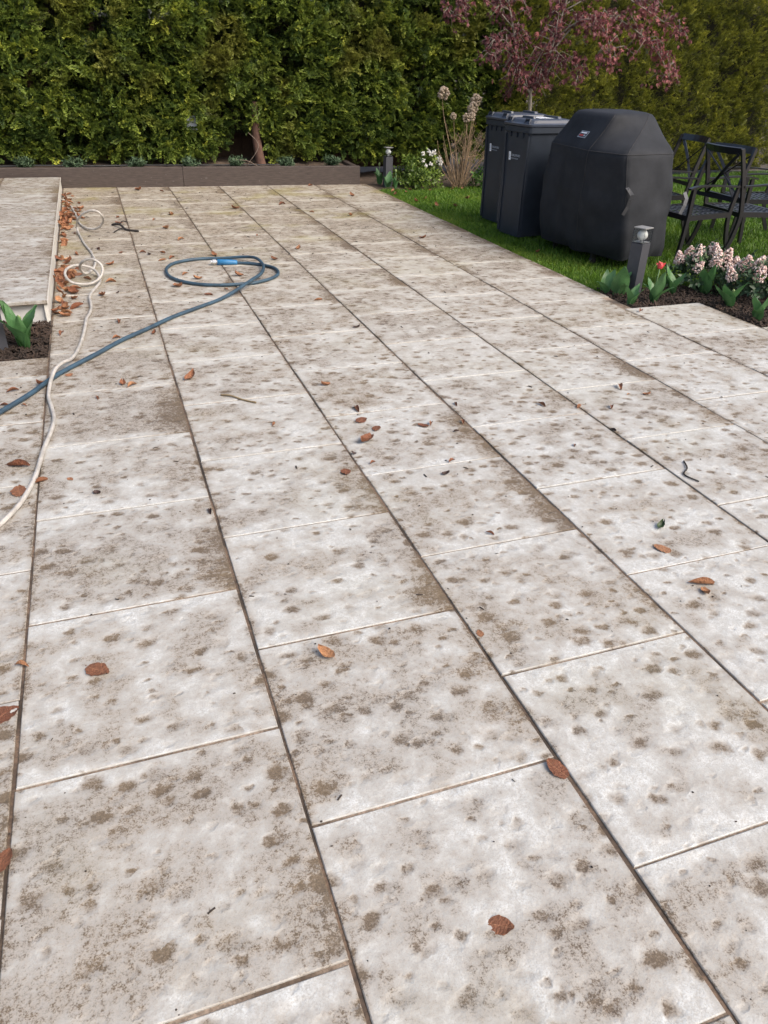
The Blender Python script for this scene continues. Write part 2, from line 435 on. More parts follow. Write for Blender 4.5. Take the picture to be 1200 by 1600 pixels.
# ---------------------------------------------------------------- fence behind the hedge
m_fence = plain('weathered_fence', (.10, .062, .042), .85, .35, 14, bump=.3)
fence = empty('fence', (0, 12.55, 0)); tag(fence, 'brown vertical board fence glimpsed in the gap behind the left hedge', 'fence')
fmb = MB().box((-.0742, -.012, .02), (.0742, .012, 1.9), .004); fme = mesh('board', fmb.V, fmb.F, m_fence)
for i in range(62): obj('board', fme, fence, (-3.2+.15*i, random.uniform(-.006, .006), 0), (0, 0, random.gauss(0, .01)))
for z in (.35, 1.55): MB().box((-3.3, .02, z), (6.2, .07, z+.07)).build('rail', m_fence, fence)

# ---------------------------------------------------------------- foliage templates
def leaflet(V, F, T, p, dirv, nrm, ln, wd, t, bend=0.0):
    """a kite-shaped leaf of two triangles"""
    p = np.array(p, float); dv = np.array(dirv, float); dv /= np.linalg.norm(dv)
    sd = np.cross(nrm, dv); sd /= np.linalg.norm(sd); k = len(V)
    nn = np.array(nrm, float)
    V += [p, p+dv*ln*.45+sd*wd/2, p+dv*ln-nn*bend*ln, p+dv*ln*.45-sd*wd/2]; F += [(k, k+1, k+2), (k, k+2, k+3)]; T += [t*.4, t*.8, t*1.0, t*.8]
def conifer_spray(seed, nb=7, fan=.75):
    r = np.random.default_rng(seed); V, F, T = [], [], []; up_ = np.array([0, 0, 1.])
    for i in range(nb):
        t = .08+.84*i/(nb-1); base = np.array([t, 0, -.22*t*t])
        for sgn in (-1, 1):
            a = sgn*(.95-.35*t)*r.uniform(.75, 1.2); ln = (.44-.30*t)*r.uniform(.75, 1.25)*fan/.75
            dv = np.array([math.cos(a), math.sin(a), r.normal(0, .22)]); nn = up_ + r.normal(0, .35, 3)
            leaflet(V, F, T, base, dv, nn, ln, .08, .6+.4*t)
            for q in (.55,):
                a2 = a - sgn*.75; d2 = np.array([math.cos(a2), math.sin(a2), r.normal(0, .3)])
                leaflet(V, F, T, base+dv*ln*q, d2, up_+r.normal(0, .5, 3), ln*.62, .095, .7+.3*t)
    leaflet(V, F, T, (0, 0, 0), (1, 0, -.12), up_, .55, .05, .2)
    leaflet(V, F, T, (.8, 0, -.14), (1, 0, -.3), up_, .28, .07, 1.0)
    return np.array(V), np.array(F), np.array(T)
def leafy_shoot(seed, n=9, wide=.16):
    r = np.random.default_rng(seed); V, F, T = [], [], []
    for i in range(n):
        t = i/(n-1); a = i*2.4+r.uniform(-.4, .4)
        dv = np.array([.75-.25*(1-t), math.cos(a)*.75, math.sin(a)*.75]); nn = np.array([.8, -math.cos(a)*.4, -math.sin(a)*.4])+r.normal(0, .15, 3)
        leaflet(V, F, T, (t*.75, 0, 0), dv, nn, .42*r.uniform(.8, 1.2), wide, .4+.6*t, .15)
    return np.array(V), np.array(F), np.array(T)
CON = [conifer_spray(i) for i in range(5)]
FINE = [conifer_spray(20+i, 5, .9) for i in range(4)]
SHOOT = [leafy_shoot(i) for i in range(4)]

def leaf_mat(name, dark, mid, tip, rough=.5, trans=.25, patch=1.1, pal=None):
    t = NT(name); a = t.attr('tint'); P = t.pos()
    c = t.mix(t.rng(a, .25, .95, smooth=False), dark, mid)
    c = t.mix(t.rng(a, .95, 1.75, smooth=False), c, tip)
    if pal: c = t.mix(t.math('MULTIPLY', t.rng(t.noise(P, patch, 2), .56, .72), .8), c, pal)
    t.set(color=c, rough=rough, spec=.35)
    tr = t.n('ShaderNodeBsdfTranslucent', {'Color': c}).outputs[0]
    mx = t.n('ShaderNodeMixShader', {0: trans, 1: t.b.outputs[0], 2: tr}).outputs[0]
    t.t.links.new(mx, t.t.nodes['Material Output'].inputs[0]); return t.m
m_hedgeL = leaf_mat('conifer_green', (.042, .078, .019), (.185, .25, .04), (.50, .53, .075), pal=(.20, .20, .04))
m_hedgeR = leaf_mat('clipped_green', (.065, .08, .015), (.22, .235, .032), (.54, .52, .07), patch=.7)
m_bark = plain('reddish_bark', (.085, .045, .032), .9, .45, 22, bump=.9)
m_twig = plain('bare_twig', (.17, .13, .10), .85, .35, 30, bump=.4)

m_inner = plain('shaded_dead_growth', (.022, .022, .011), .95, .6, 45, bump=1.0)  # near-black tone carries the shade inside the hedge
def hedge_front(x, z, seed, amp, base):
    v = Vector((x*.9, z*.9, seed)); w_ = Vector((x*2.6, z*2.6, seed+4)); q = Vector((x*6.5, z*6.5, seed+9))
    return base + amp*(1.1*mnoise.noise(v) + .65*mnoise.noise(w_) + .35*mnoise.noise(q))
def make_hedge(name, label, x0, x1, base, slope, zlo, zhi, n, size, amp, temps, mat, seed, jit, thick, updir, trunks, hollow=None):
    h = empty(name, ((x0+x1)/2, base+.6, 0)); tag(h, label, 'hedge')
    o0 = np.array(h.location)
    xs = rng.uniform(x0, x1, n); zs = rng.uniform(zlo, zhi, n)
    fy = np.array([hedge_front(x, z, seed, amp, base+slope*(x-x0)) for x, z in zip(xs, zs)])
    dep = np.abs(rng.normal(0, 1, n))*thick; dep[rng.random(n) < .22] += rng.uniform(.1, .5)
    # open pockets in the face where the inside shows
    hole = np.array([mnoise.noise((x*3.1, z*3.1, seed+20)) + .7*mnoise.noise((x*7.5, z*7.5, seed+31)) for x, z in zip(xs, zs)])
    dep += np.clip(hole-.18, 0, 1)*jit
    # ragged skirt near the ground
    low = np.array([.16*mnoise.noise((x*2.2, 5.0, seed)) for x in xs])
    keep = zs > zlo + .06 + low
    if hollow: keep &= ((xs-hollow[0])/hollow[2])**2+((zs-hollow[1])/hollow[3])**2 > 1
    # top
    y = fy+dep
    dirs = np.stack([rng.normal(0, .55, n), -np.abs(rng.normal(.75, .35, n)), rng.normal(updir, .45, n)], 1)
    tint = rng.normal(.08, .22, n) - np.clip(dep, 0, .7)*.9  # deeper sprays get darker: shade between the fronds put into the tint
    clus = np.array([mnoise.noise((x*4.3, z*4.3, seed+50)) for x, z in zip(xs, zs)])
    tint += clus*.55
    tint[rng.random(n) < .05] += .55
    s = size*rng.uniform(.65, 1.35, n)
    sel = np.where(keep)[0]
    pos = np.stack([xs, y, zs], 1)[sel] - o0
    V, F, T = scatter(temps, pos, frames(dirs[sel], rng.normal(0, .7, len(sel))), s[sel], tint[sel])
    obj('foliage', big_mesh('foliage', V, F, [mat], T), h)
    # lumpy dead-twig backing behind the face; interior shade is put into its dark colour
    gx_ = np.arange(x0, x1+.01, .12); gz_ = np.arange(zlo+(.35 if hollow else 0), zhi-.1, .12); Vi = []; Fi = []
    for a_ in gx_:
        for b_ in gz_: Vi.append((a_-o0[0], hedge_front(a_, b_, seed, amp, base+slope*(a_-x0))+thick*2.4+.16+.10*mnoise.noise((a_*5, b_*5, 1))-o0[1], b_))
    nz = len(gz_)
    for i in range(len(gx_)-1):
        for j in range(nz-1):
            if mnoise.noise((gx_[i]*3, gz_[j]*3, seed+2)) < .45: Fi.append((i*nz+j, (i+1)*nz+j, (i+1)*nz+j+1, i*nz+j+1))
    obj('shaded_backing', mesh('shaded_backing', Vi, Fi, m_inner, True), h)
    for (tx, ty, r, top) in trunks:
        z0 = zlo-.25; pts = []; rr = []
        for i in range(9):
            t = i/8; pts.append((tx+.05*math.sin(3*t+tx)-o0[0], ty+.04*math.cos(4*t+tx)-o0[1], max(z0, -.03)+t*(top-z0))); rr.append(r*(1.25-.25*min(1, t*4))*(1-.45*t)*random.uniform(.9, 1.1))
        MB().tube(pts, rr, 9).build('trunk', m_bark, h, True)
        for q in range(7 if top > 2 else 0):
            a = random.uniform(PI*1.05, PI*1.95); zz = random.uniform(.3, top-.2); ln = random.uniform(.25, .5)
            p0 = Vector((tx-o0[0], ty-o0[1], zz)); p1 = p0+Vector((math.cos(a)*ln*.6, math.sin(a)*ln*.6, random.uniform(-.05, .2))); p2 = p1+Vector((math.cos(a)*ln*.5, math.sin(a)*ln*.4, random.uniform(0, .25)))
            MB().tube([p0, p1, p2], [.016, .011, .004], 5).build('branch', m_twig, h, True)
    return h
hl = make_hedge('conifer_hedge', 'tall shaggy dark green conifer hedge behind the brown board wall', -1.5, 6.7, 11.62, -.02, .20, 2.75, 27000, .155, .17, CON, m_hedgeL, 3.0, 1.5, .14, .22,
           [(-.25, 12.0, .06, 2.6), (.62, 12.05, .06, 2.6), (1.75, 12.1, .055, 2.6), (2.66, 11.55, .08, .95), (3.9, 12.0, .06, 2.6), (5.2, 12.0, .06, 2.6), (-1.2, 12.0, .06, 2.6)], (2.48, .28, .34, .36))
hr = make_hedge('clipped_hedge', 'tall smooth clipped olive green hedge behind the chairs', 6.2, 11.8, 11.25, .035, -.02, 2.8, 33000, .088, .055, FINE, m_hedgeR, 11.0, .5, .06, .75,
           [(7.4, 11.9, .05, 2.6), (9.0, 12.0, .05, 2.6), (10.6, 12.0, .05, 2.6)])

# the gap in the left hedge: loose dead twigs at the foot of the trunk
for (a, b, c, e) in [((2.38, 11.15, .22), (2.52, 11.1, .40), (2.56, 11.2, .50), (2.44, 11.2, .62)), ((2.2, 11.1, .3), (2.38, 11.08, .29), (2.52, 11.12, .22), (2.6, 11.1, .2))]:
    MB().tube([Vector(v)-Vector(hl.location) for v in spline([a, b, c, e], 4)], .0045, 5).build('dead_twig', m_twig, hl, True)

# pale box half hidden in the hedge
m_pale = plain('pale_plastic', (.42, .47, .55), .4, .15, 9)
bxo = MB().box((-.07, -.05, 0), (.07, .05, .17), .02); pb = bxo.build('plastic_box', m_pale, loc=(1.75, 11.66, .62)); tag(pb, 'pale blue grey plastic box peeping out of a gap in the hedge', 'box')
MB().lathe([(.0, 0), (.018, 0), (.018, .012), (0, .012)], 10).build('hole', m_dark_edge, pb, loc=(.01, -.05, .03), rot=(R(90), 0, 0))
# irrigation pipe on the raised soil
ip = MB().tube(spline([(-2.6, 11.5, .215), (-1.2, 11.42, .215), (-.3, 11.44, .22), (.35, 11.40, .212), (1.0, 11.43, .21), (1.8, 11.40, .205), (3.0, 11.33, .205)], 6), .011, 6).build('irrigation_pipe', plain('black_rubber', (.02, .02, .022), .6, .2, 20), smooth=True)
tag(ip, 'thin black irrigation pipe lying on the soil under the hedge', 'pipe')

# ---------------------------------------------------------------- wheeled bins
m_bin = plain('bin_plastic', (.018, .025, .037), .5, .2, 7, bump=.04, spec=.45)
m_bin_lid = plain('bin_lid_plastic', (.034, .042, .06), .38, .2, 9, spec=.55)
m_tyre = plain('rubber', (.015, .015, .016), .8, .2, 30)
m_print = plain('white_print', (.75, .78, .82), .6, .08, 40)
m_print_grey = plain('grey_print', (.36, .40, .45), .6, .08, 40)
def text_mesh(txt, size, mat):
    cu = bpy.data.curves.new('lettering', 'FONT'); cu.body = txt; cu.size = size; cu.extrude = .0006; cu.resolution_u = 2
    to = bpy.data.objects.new('lettering', cu); COL.objects.link(to); bpy.context.view_layer.update()
    me = bpy.data.meshes.new_from_object(to.evaluated_get(bpy.context.evaluated_depsgraph_get())); COL.objects.unlink(to); bpy.data.objects.remove(to)
    me.materials.clear(); me.materials.append(mat); return me
def rrect(cx, cy, wx, wy, r, z, n=3):
    out = []
    for (sx, sy, a0) in ((1,1,0),(-1,1,90),(-1,-1,180),(1,-1,270)):
        for i in range(n+1):
            a = R(a0+90*i/n); out.append((cx+sx*(wx/2-r)+r*math.cos(a), cy+sy*(wy/2-r)+r*math.sin(a), z))
    return out
def loft(rings, cap0=True, cap1=True):
    m = len(rings[0]); V = [v for r_ in rings for v in r_]; F = []
    if cap0: F.append(tuple(range(m-1, -1, -1)))
    if cap1: F.append(tuple((len(rings)-1)*m+i for i in range(m)))
    for i in range(len(rings)-1):
        for k in range(m):
            j = (k+1) % m; F.append((i*m+k, i*m+j, i*m+m+j, i*m+m+k))
    return V, F
def make_bin():
    b = empty('wheeled_bin')            # front faces -x; x=0 is the front foot
    rings = [rrect(.22, 0, .42, .35, .03, .03), rrect(.235, 0, .46, .365, .03, .30), rrect(.25, 0, .49, .385, .03, .62), rrect(.262, 0, .52, .41, .03, .90), rrect(.262, 0, .52, .41, .03, .925)]
    V, F = loft(rings, True, False); obj('body', mesh('body', V, F, m_bin), b)
    rim = [rrect(.265, 0, .54, .43, .03, .895), rrect(.265, 0, .56, .45, .035, .90), rrect(.265, 0, .56, .45, .035, .943), rrect(.265, 0, .535, .425, .03, .947)]
    V, F = loft(rim, False, False); obj('rim', mesh('rim', V, F, m_bin), b)
    for yy in (-.10, 0.0, .10): MB().box((-.012, yy-.006, .855), (.03, yy+.006, .897)).build('gusset', m_bin, b)
    for yy in (-.165, .165): MB().sweep([(.008, yy, .05), (.004, yy, .5), (-.002, yy*1.12, .88)], .03, .02, (0, 1, 0)).build('corner_rib', m_bin, b)
    lid = [rrect(.262, 0, .57, .46, .04, .949), rrect(.262, 0, .575, .464, .04, .966), rrect(.262, 0, .535, .425, .06, .976), rrect(.265, 0, .50, .39, .06, .998), rrect(.27, 0, .42, .31, .06, 1.006)]
    V, F = loft(lid); lo_ = obj('lid', mesh('lid', V, F, m_bin_lid), b)
    for (cx, cy, wx, wy) in ((.12, .0, .05, .2), (.40, 0, .06, .26)):
        V, F = loft([rrect(cx, cy, wx, wy, .02, 1.0), rrect(cx, cy, wx*.8, wy*.85, .015, 1.022)]); obj('lid_ridge', mesh('lid_ridge', V, F, m_bin_lid), lo_)
    for yy in (-.14, .14):
        MB().sweep([(-.004, yy-.035, .972), (.012, yy-.035, 1.004), (.012, yy+.035, 1.004), (-.004, yy+.035, .972)], .02, .012, (1, 0, 0)).build('lid_handle', m_bin_lid, lo_)
    MB().tube([(.56, -.22, .95), (.56, .22, .95)], .016, 8).build('hinge_bar', m_bin, b, True)
    for yy in (-.205, .205):
        wv = MB().lathe([(.0, -.022), (.085, -.022), (.1, -.012), (.1, .012), (.085, .022), (0, .022)], 20)
        wo = wv.build('wheel', m_tyre, b, loc=(.43, yy, .10), rot=(R(90), 0, 0)); MB().lathe([(0, -.026), (.05, -.026), (.05, .026), (0, .026)], 14).build('hub', m_bin, wo)
    # white mark with the two lines of lettering on the front panel
    a = math.atan2(.03, .55)
    mk = MB().box((-.0012, -.016, -.034), (.0, .016, .034)).build('white_mark', m_print, b, loc=(-.001, .085, .70), rot=(0, -a, 0))
    for zz, ln in ((-.018, .010), (-.004, .013), (.010, .010), (.022, .006)): MB().box((-.0022, -ln, zz-.004), (-.0013, ln, zz+.003)).build('mark_figure', m_print_grey, mk)
    t1 = obj('lettering', text_mesh('GUILDFORD', .026, m_print_grey), b, (-.0016, .063, .700), (R(90), 0, R(-90)))
    t2 = obj('lettering', text_mesh('B O R O U G H', .017, m_print_grey), b, (-.0006, .063, .677), (R(90), 0, R(-90)))
    return b
bin1 = make_bin(); bin1.scale = (1, 1, 1.09); bin1.location = (4.33, 7.20, -.03); bin1.rotation_euler = (0, 0, R(8))
tag(bin1, 'dark grey wheeled bin next to the covered grill, printed bars on its lid', 'bin', 'wheeled bins on the lawn')
bin2 = copy_tree(bin1); bin2.location = (4.49, 7.96, -.03); bin2.rotation_euler = (0, 0, R(5))
tag(bin2, 'dark grey wheeled bin farther from the grill, partly hidden behind the other bin', 'bin', 'wheeled bins on the lawn')
bl = [c for c in bin1.children if c.name.startswith('lid')][0]
for i in range(5):
    x = .17+.035*i
    MB().add([(x, -.12, 1.0095), (x+.022, -.12, 1.0095), (x+.052, .10, 1.0095), (x+.030, .10, 1.0095)], [(0, 1, 2, 3)]).build('lid_print', m_print, bl)

# ---------------------------------------------------------------- covered grill
tc = NT('black_cover_fabric'); pc = tc.obj()
weave = tc.noise(pc, 420, 2); sm = tc.noise(pc, 5, 4, .6)
tc.set(color=tc.mix(tc.rng(sm, .3, .7), (.011, .013, .017), (.020, .0225, .028)), rough=.75, spec=.3, normal=tc.bump(tc.math('MULTIPLY_ADD', sm, 3.0, weave), .25, .003))
gr = empty('covered_grill', (4.85, 6.25, -.03)); tag(gr, 'barbecue grill under a black fabric cover standing on the lawn by the patio', 'grill')
GO = Vector(gr.location)
bot = [(4.42, 6.66), (4.40, 6.05), (4.62, 5.60), (5.10, 5.67), (5.24, 6.0), (5.24, 6.58), (5.08, 6.90), (4.58, 6.90)]
sho = [(4.42, 6.70), (4.37, 6.00), (4.50, 5.64), (5.02, 5.72), (5.21, 5.98), (5.21, 6.60), (5.06, 6.89), (4.58, 6.89)]
top = [(4.50, 6.48), (4.545, 5.95), (4.93, 6.0), (4.99, 6.05), (5.03, 6.14), (5.03, 6.45), (4.97, 6.56), (4.56, 6.56)]
def around(poly, per=10):
    out = []
    for i in range(8):
        a = Vector(poly[i]); b = Vector(poly[(i+1) % 8])
        for k in range(per): out.append(a.lerp(b, k/per))
    return out
rb, rs, rtp = around(bot), around(sho), around(top); rings = []
def wr(p, z, amp):
    v = Vector((p.x*3, p.y*3, z*1.6)); return amp*(mnoise.noise(v) + .6*mnoise.noise(Vector((p.x*8, p.y*8, z*4+3))))
cx, cy = 4.86, 6.26
def push(p, z, amp):
    dv = Vector((p.x-cx, p.y-cy)); dv.normalize(); q = p+dv*wr(p, z, amp); return (q.x-GO.x, q.y-GO.y, z-GO.z)
for i in range(22):
    t = i/21; z = .07+(.905-.07)*t; tuck = .03*max(0, 1-t*7)**2
    amp = .045*(1-t)**.6*(1 if t < .97 else .2)+.006
    bul = .035*math.sin(PI*min(1, t*1.1))
    ring = []
    for a, b in zip(rb, rs):
        p = a.lerp(b, t); dv = Vector((p.x-cx, p.y-cy)); dv.normalize(); p = p - dv*(tuck-bul*.7)
        hem = .012*mnoise.noise((p.x*6, p.y*6, 2)) if i == 0 else 0
        v = push(p, z, amp); ring.append((v[0], v[1], v[2]+hem))
    rings.append(ring)
for i in range(1, 11):
    t = i/10
    ring = []
    for a, b in zip(rs, rtp):
        p = a.lerp(b, t); z = .905+.275*(t**.93) - .018*math.sin(PI*t)
        if t > .9: z += 0.008*mnoise.noise((p.x*4, p.y*4, 1))
        ring.append(push(p, z, .01*math.sin(PI*t)))
    rings.append(ring)
for i in range(1, 6):
    t = i/5*.98; ring = []
    for b in rtp:
        p = b.lerp(Vector((4.78, 6.27)), t); ring.append((p.x-GO.x, p.y-GO.y, 1.18-GO.z+.018*math.sin(t*PI/2)+.006*mnoise.noise((p.x*6, p.y*6, 4))))
    rings.append(ring)
A = np.array(rings)
ang_ = np.linspace(0, 2*PI, 80, endpoint=False)
for i in range(22):                             # hanging folds, deeper towards the hem
    t = 1-i/21
    for k in range(80):
        f = .034*t**1.1*mnoise.noise((math.cos(ang_[k])*5.5, math.sin(ang_[k])*5.5, 2+i*.035)) + .015*mnoise.noise((math.cos(ang_[k])*3+i*.22, math.sin(ang_[k])*9, i*.33))
        dv = A[i, k, :2]-np.array([cx-GO.x, cy-GO.y]); A[i, k, :2] += dv/np.linalg.norm(dv)*f
B0 = A[0].copy()
for _ in range(2):                              # soften the panel edges
    S = A.copy(); S[1:-1] = .5*A[1:-1]+.125*(A[2:]+A[:-2]+np.roll(A, 1, 1)[1:-1]+np.roll(A, -1, 1)[1:-1]); A = S
A[0] = B0; rings = [[tuple(v) for v in r_] for r_ in A]
V, F = loft(rings, False, True); cover = obj('cover', mesh('cover', V, F, tc.m, True), gr)
m_seam = plain('seam_tape', (.02, .021, .024), .8, .2, 60)
def seam(pts): MB().tube([Vector(p) for p in pts], .0035, 5).build('seam', m_seam, cover, True)
seam([rings[21][k % 80] for k in range(0, 81)])
seam([rings[i][10] for i in range(0, 32)]); seam([rings[i][20] for i in range(10, 32)])
# maker's patch on the sloping front
def patch(u0, u1, t0, t1, mat, name, lift, par):
    def pt(u, t):
        i = 21+t*10; i0 = int(i); f = i-i0; k0 = int(u); g_ = u-k0
        q = lambda a, b: Vector(rings[a][b % 80])
        v = (q(i0, k0).lerp(q(i0, k0+1), g_)).lerp(q(i0+1, k0).lerp(q(i0+1, k0+1), g_), f)
        return v + Vector((-.8, -.1, .6))*lift
    n_ = 4; V = [pt(u0+(u1-u0)*i/n_, t0+(t1-t0)*j/n_) for j in range(n_+1) for i in range(n_+1)]
    F = [(j*(n_+1)+i, j*(n_+1)+i+1, (j+1)*(n_+1)+i+1, (j+1)*(n_+1)+i) for j in range(n_) for i in range(n_)]
    return obj(name, mesh(name, V, F, mat), par)
m_red = plain('red_print', (.42, .05, .045), .6, .1, 50); m_blk = plain('black_print', (.02, .02, .025), .6, .1, 50)
pa = patch(5.1, 7.1, .30, .50, m_print_grey, 'maker_patch', .004, cover)
patch(5.25, 6.95, .32, .48, m_blk, 'patch_panel', .006, pa); patch(5.4, 6.8, .42, .46, m_print, 'patch_bar', .008, pa)
patch(5.4, 6.3, .34, .39, m_red, 'patch_bar', .008, pa); patch(6.4, 6.8, .34, .39, m_print_grey, 'patch_bar', .008, pa)
# hook and loop straps
m_strap = plain('grey_strap', (.05, .053, .06), .7, .2, 50); m_strapl = plain('light_strap', (.075, .078, .088), .6, .15, 50)
c0 = Vector((4.545, 5.625, .66))-GO
MB().sweep([c0, c0+Vector((.0, -.025, -.01)), c0+Vector((.03, -.045, -.05)), c0+Vector((.035, -.03, -.10))], .03, .003, (1, -.3, 0)).build('strap', m_strap, cover)
MB().sweep([c0+Vector((.03, -.032, -.08)), c0+Vector((.02, -.025, -.15)), c0+Vector((-.01, -.022, -.21))], .028, .003, (1, -.3, 0)).build('strap', m_seam, cover)
c1 = Vector((5.20, 5.70, .60))-GO
MB().sweep([c1, c1+Vector((.02, -.02, -.05)), c1+Vector((.0, -.035, -.10)), c1+Vector((-.03, -.035, -.17))], .045, .003, (1, .2, 0)).build('strap', m_strapl, cover)
# cart underneath
m_metal = plain('dark_metal', (.03, .03, .032), .45, .2, 20, metal=.6)
for (x, y_) in ((4.55, 5.95), (5.1, 5.95), (4.55, 6.6), (5.1, 6.6)):
    MB().box((x-.02-GO.x, y_-.02-GO.y, .06), (x+.02-GO.x, y_+.02-GO.y, .6)).build('leg', m_metal, gr)
    MB().lathe([(0, -.015), (.028, -.015), (.034, 0), (.028, .015), (0, .015)], 12).build('caster', m_tyre, gr, loc=(x-GO.x, y_-GO.y, .034), rot=(R(90), 0, 0))

# ---------------------------------------------------------------- metal garden chairs
m_iron = plain('black_painted_metal', (.012, .0125, .015), .32, .2, 25, spec=.6)
m_weave = plain('seat_lattice', (.05, .058, .075), .38, .2, 25, spec=.6)
def make_chair():
    c = empty('garden_chair')           # faces +x
    HW = .265
    for s in (-1, 1):
        y_ = s*HW
        MB().sweep([(.27, y_, 0), (.245, y_, .25), (.235, y_, .42), (.235, y_, .63)], .028, .036, (0, 1, 0)).build('front_leg', m_iron, c)
        MB().sweep(spline([(-.36, y_, 0), (-.285, y_, .16), (-.245, y_, .34), (-.25, y_, .45), (-.30, y_*.985, .68), (-.385, y_*.95, .95)], 3), .025, [.038]*13+[.032]*3, (0, 1, 0)).build('rear_leg', m_iron, c)
        MB().sweep(spline([(.29, y_, .632), (.2, y_, .65), (.02, y_, .655), (-.16, y_, .645), (-.285, y_, .64)], 4), .042, .014, (0, 1, 0)).build('arm', m_iron, c)
        MB().sweep([(.235, y_, .385), (-.25, y_, .40)], .026, .045, (0, 1, 0)).build('side_rail', m_iron, c)
    MB().sweep([(.24, -HW+.02, .385), (.24, HW-.02, .385)], .03, .045, (1, 0, 0)).build('front_rail', m_iron, c)
    MB().sweep([(-.25, -HW+.016, .395), (-.25, HW-.016, .395)], .03, .04, (1, 0, 0)).build('rear_rail', m_iron, c)
    tr = [(-.385-.05*math.cos(PI*u/2), u*HW*.93, .93) for u in (-1, -.66, -.33, 0, .33, .66, 1)]
    MB().sweep(tr, .018, .06, (1, 0, .35)).build('top_rail', m_iron, c)
    MB().sweep([(-.275, -HW*.97, .52), (-.275, HW*.97, .52)], .022, .036, (1, 0, .2)).build('lower_rail', m_iron, c)
    for s in (-1, 1):
        MB().sweep(spline([(-.278+.001*s, -s*HW*.9, .53), (-.345+.012*s, 0, .72), (-.395, s*HW*.86, .905)], 4), .026, .012, (0, 1, .6*s)).build('cross_slat', m_iron, c)
    st = MB()
    n_ = 9
    for i in range(n_):
        y_ = -HW+.035+(2*HW-.07)*i/(n_-1); st.sweep([(-.235, y_, .402+.004*(i % 2)), (.225, y_, .400+.004*(i % 2))], .026, .005, (0, 1, 0))
    for i in range(n_-1):
        x = -.215+.42*i/(n_-2); st.sweep([(x, -HW+.012, .4075), (x, HW-.012, .4075)], .022, .005, (1, 0, 0))
    so = st.build('seat', m_weave, c); so['kind'] = 'stuff'
    return c
ch = make_chair(); CH = []
spots = [((5.66, 6.14), 180+3, 'black metal garden chair beside the covered grill, its crossed back nearest the camera'),
         ((6.30, 6.12), -4, 'black metal garden chair standing back to back with the chair beside the grill'),
         ((5.98, 7.15), 172, 'dark metal garden chair farthest back, its curved top rail showing just right of the grill'),
         ((7.0, 6.75), 160, 'black metal garden chair at the right edge, cut off by the frame')]
for i, ((x, y_), a, lb) in enumerate(spots):
    c = ch if i == 0 else copy_tree(ch)
    c.location = (x, y_, -.035); c.rotation_euler = (0, 0, R(a)); tag(c, lb, 'chair', 'metal garden chairs on the lawn'); CH.append(c)

# ---------------------------------------------------------------- bollard lights
m_post = plain('anthracite_post', (.050, .052, .062), .5, .12, 20)
m_globe = plain('white_globe', (.62, .62, .60), .35, .04, 20)
m_cap = plain('brushed_cap', (.28, .28, .275), .4, .1, 30, metal=.3)
tgl = NT('clear_glass'); tgl.set(color=(.9, .93, .94), rough=.03, trans=1.0, ior=1.15, spec=.4); m_glass = tgl.m
def make_bollard():
    b = empty('bollard_light'); h = .05
    MB().box((-h, -h, -.05), (h, h, .375), .002).build('post', m_post, b)
    MB().add([(-h, -h, .383), (h, -h, .383), (h, h, .383), (-h, h, .383), (0, 0, .377)], [(0, 1, 4), (1, 2, 4), (2, 3, 4), (3, 0, 4)]).build('reflector', m_cap, b)
    g_ = MB()
    for (x0, y0, x1, y1) in ((-h, -h, h, -h+.003), (-h, h-.003, h, h), (-h, -h+.0032, -h+.003, h-.0032), (h-.003, -h+.0032, h, h-.0032)): g_ = MB().box((x0, y0, .384), (x1, y1, .482)); g_.build('glass_pane', m_glass, b)
    MB().box((-h-.001, -h-.001, .4825), (h+.001, h+.001, .489), .001).build('cap', m_cap, b)
    MB().lathe([(.039*math.sin(PI*i/10)+.0001, .432-.039*math.cos(PI*i/10)) for i in range(11)], 18).build('globe', m_globe, b, True)
    MB().lathe([(.014, .378), (.014, .402)], 12).build('lamp_holder', m_cap, b)
    return b
bo = make_bollard()
for i, (x, y_, a, lb) in enumerate([(4.25, 4.93, 20, 'grey square bollard light in the front bed between the tulips'), (4.24, 10.62, 3, 'small distant grey bollard light at the end of the board wall'), (-.285, 4.80, 10, 'grey bollard light at the left edge beside the tulip leaves')]):
    b = bo if i == 0 else copy_tree(bo); b.location = (x, y_, 0); b.rotation_euler = (0, 0, R(a)); tag(b, lb, 'light', 'bollard lights in the beds')

# ---------------------------------------------------------------- purple-leaved maple behind the bins
m_maple = leaf_mat('maple_leaf', (.12, .045, .052), (.30, .105, .11), (.50, .16, .13), rough=.5, trans=.3)
m_mtrunk = plain('pale_maple_bark', (.23, .20, .165), .8, .35, 24, bump=.4)
MO = Vector((6.02, 10.0, -.03))
maple = empty('maple_tree', MO); tag(maple, 'small maple with drooping purple red leaves rising behind the bins', 'tree')
def limb(pts, r0, r1, name='branch'):
    P = spline([Vector(p)-MO for p in pts], 5); r0 *= .75; r1 *= .75; rr = [r0+(r1-r0)*i/(len(P)-1) for i in range(len(P))]
    MB().tube(P, rr, 7).build(name, m_mtrunk, maple, True); return [p+MO for p in P]
limbs = []
limb([(6.02, 10.0, -.03), (6.03, 10.0, .5), (6.0, 10.0, 1.04), (5.98, 10.0, 1.2)], .038, .028, 'trunk')
limbs.append(limb([(5.98, 10.0, 1.18), (5.90, 10.0, 1.26), (5.80, 9.98, 1.36), (5.73, 9.97, 1.58), (5.62, 9.95, 1.86), (5.50, 9.95, 2.2), (5.42, 9.95, 2.5)], .024, .012))
limbs.append(limb([(5.98, 10.0, 1.18), (6.05, 10.02, 1.32), (6.16, 10.0, 1.48), (6.24, 9.98, 1.8), (6.32, 9.95, 2.2), (6.4, 9.95, 2.5)], .022, .010))
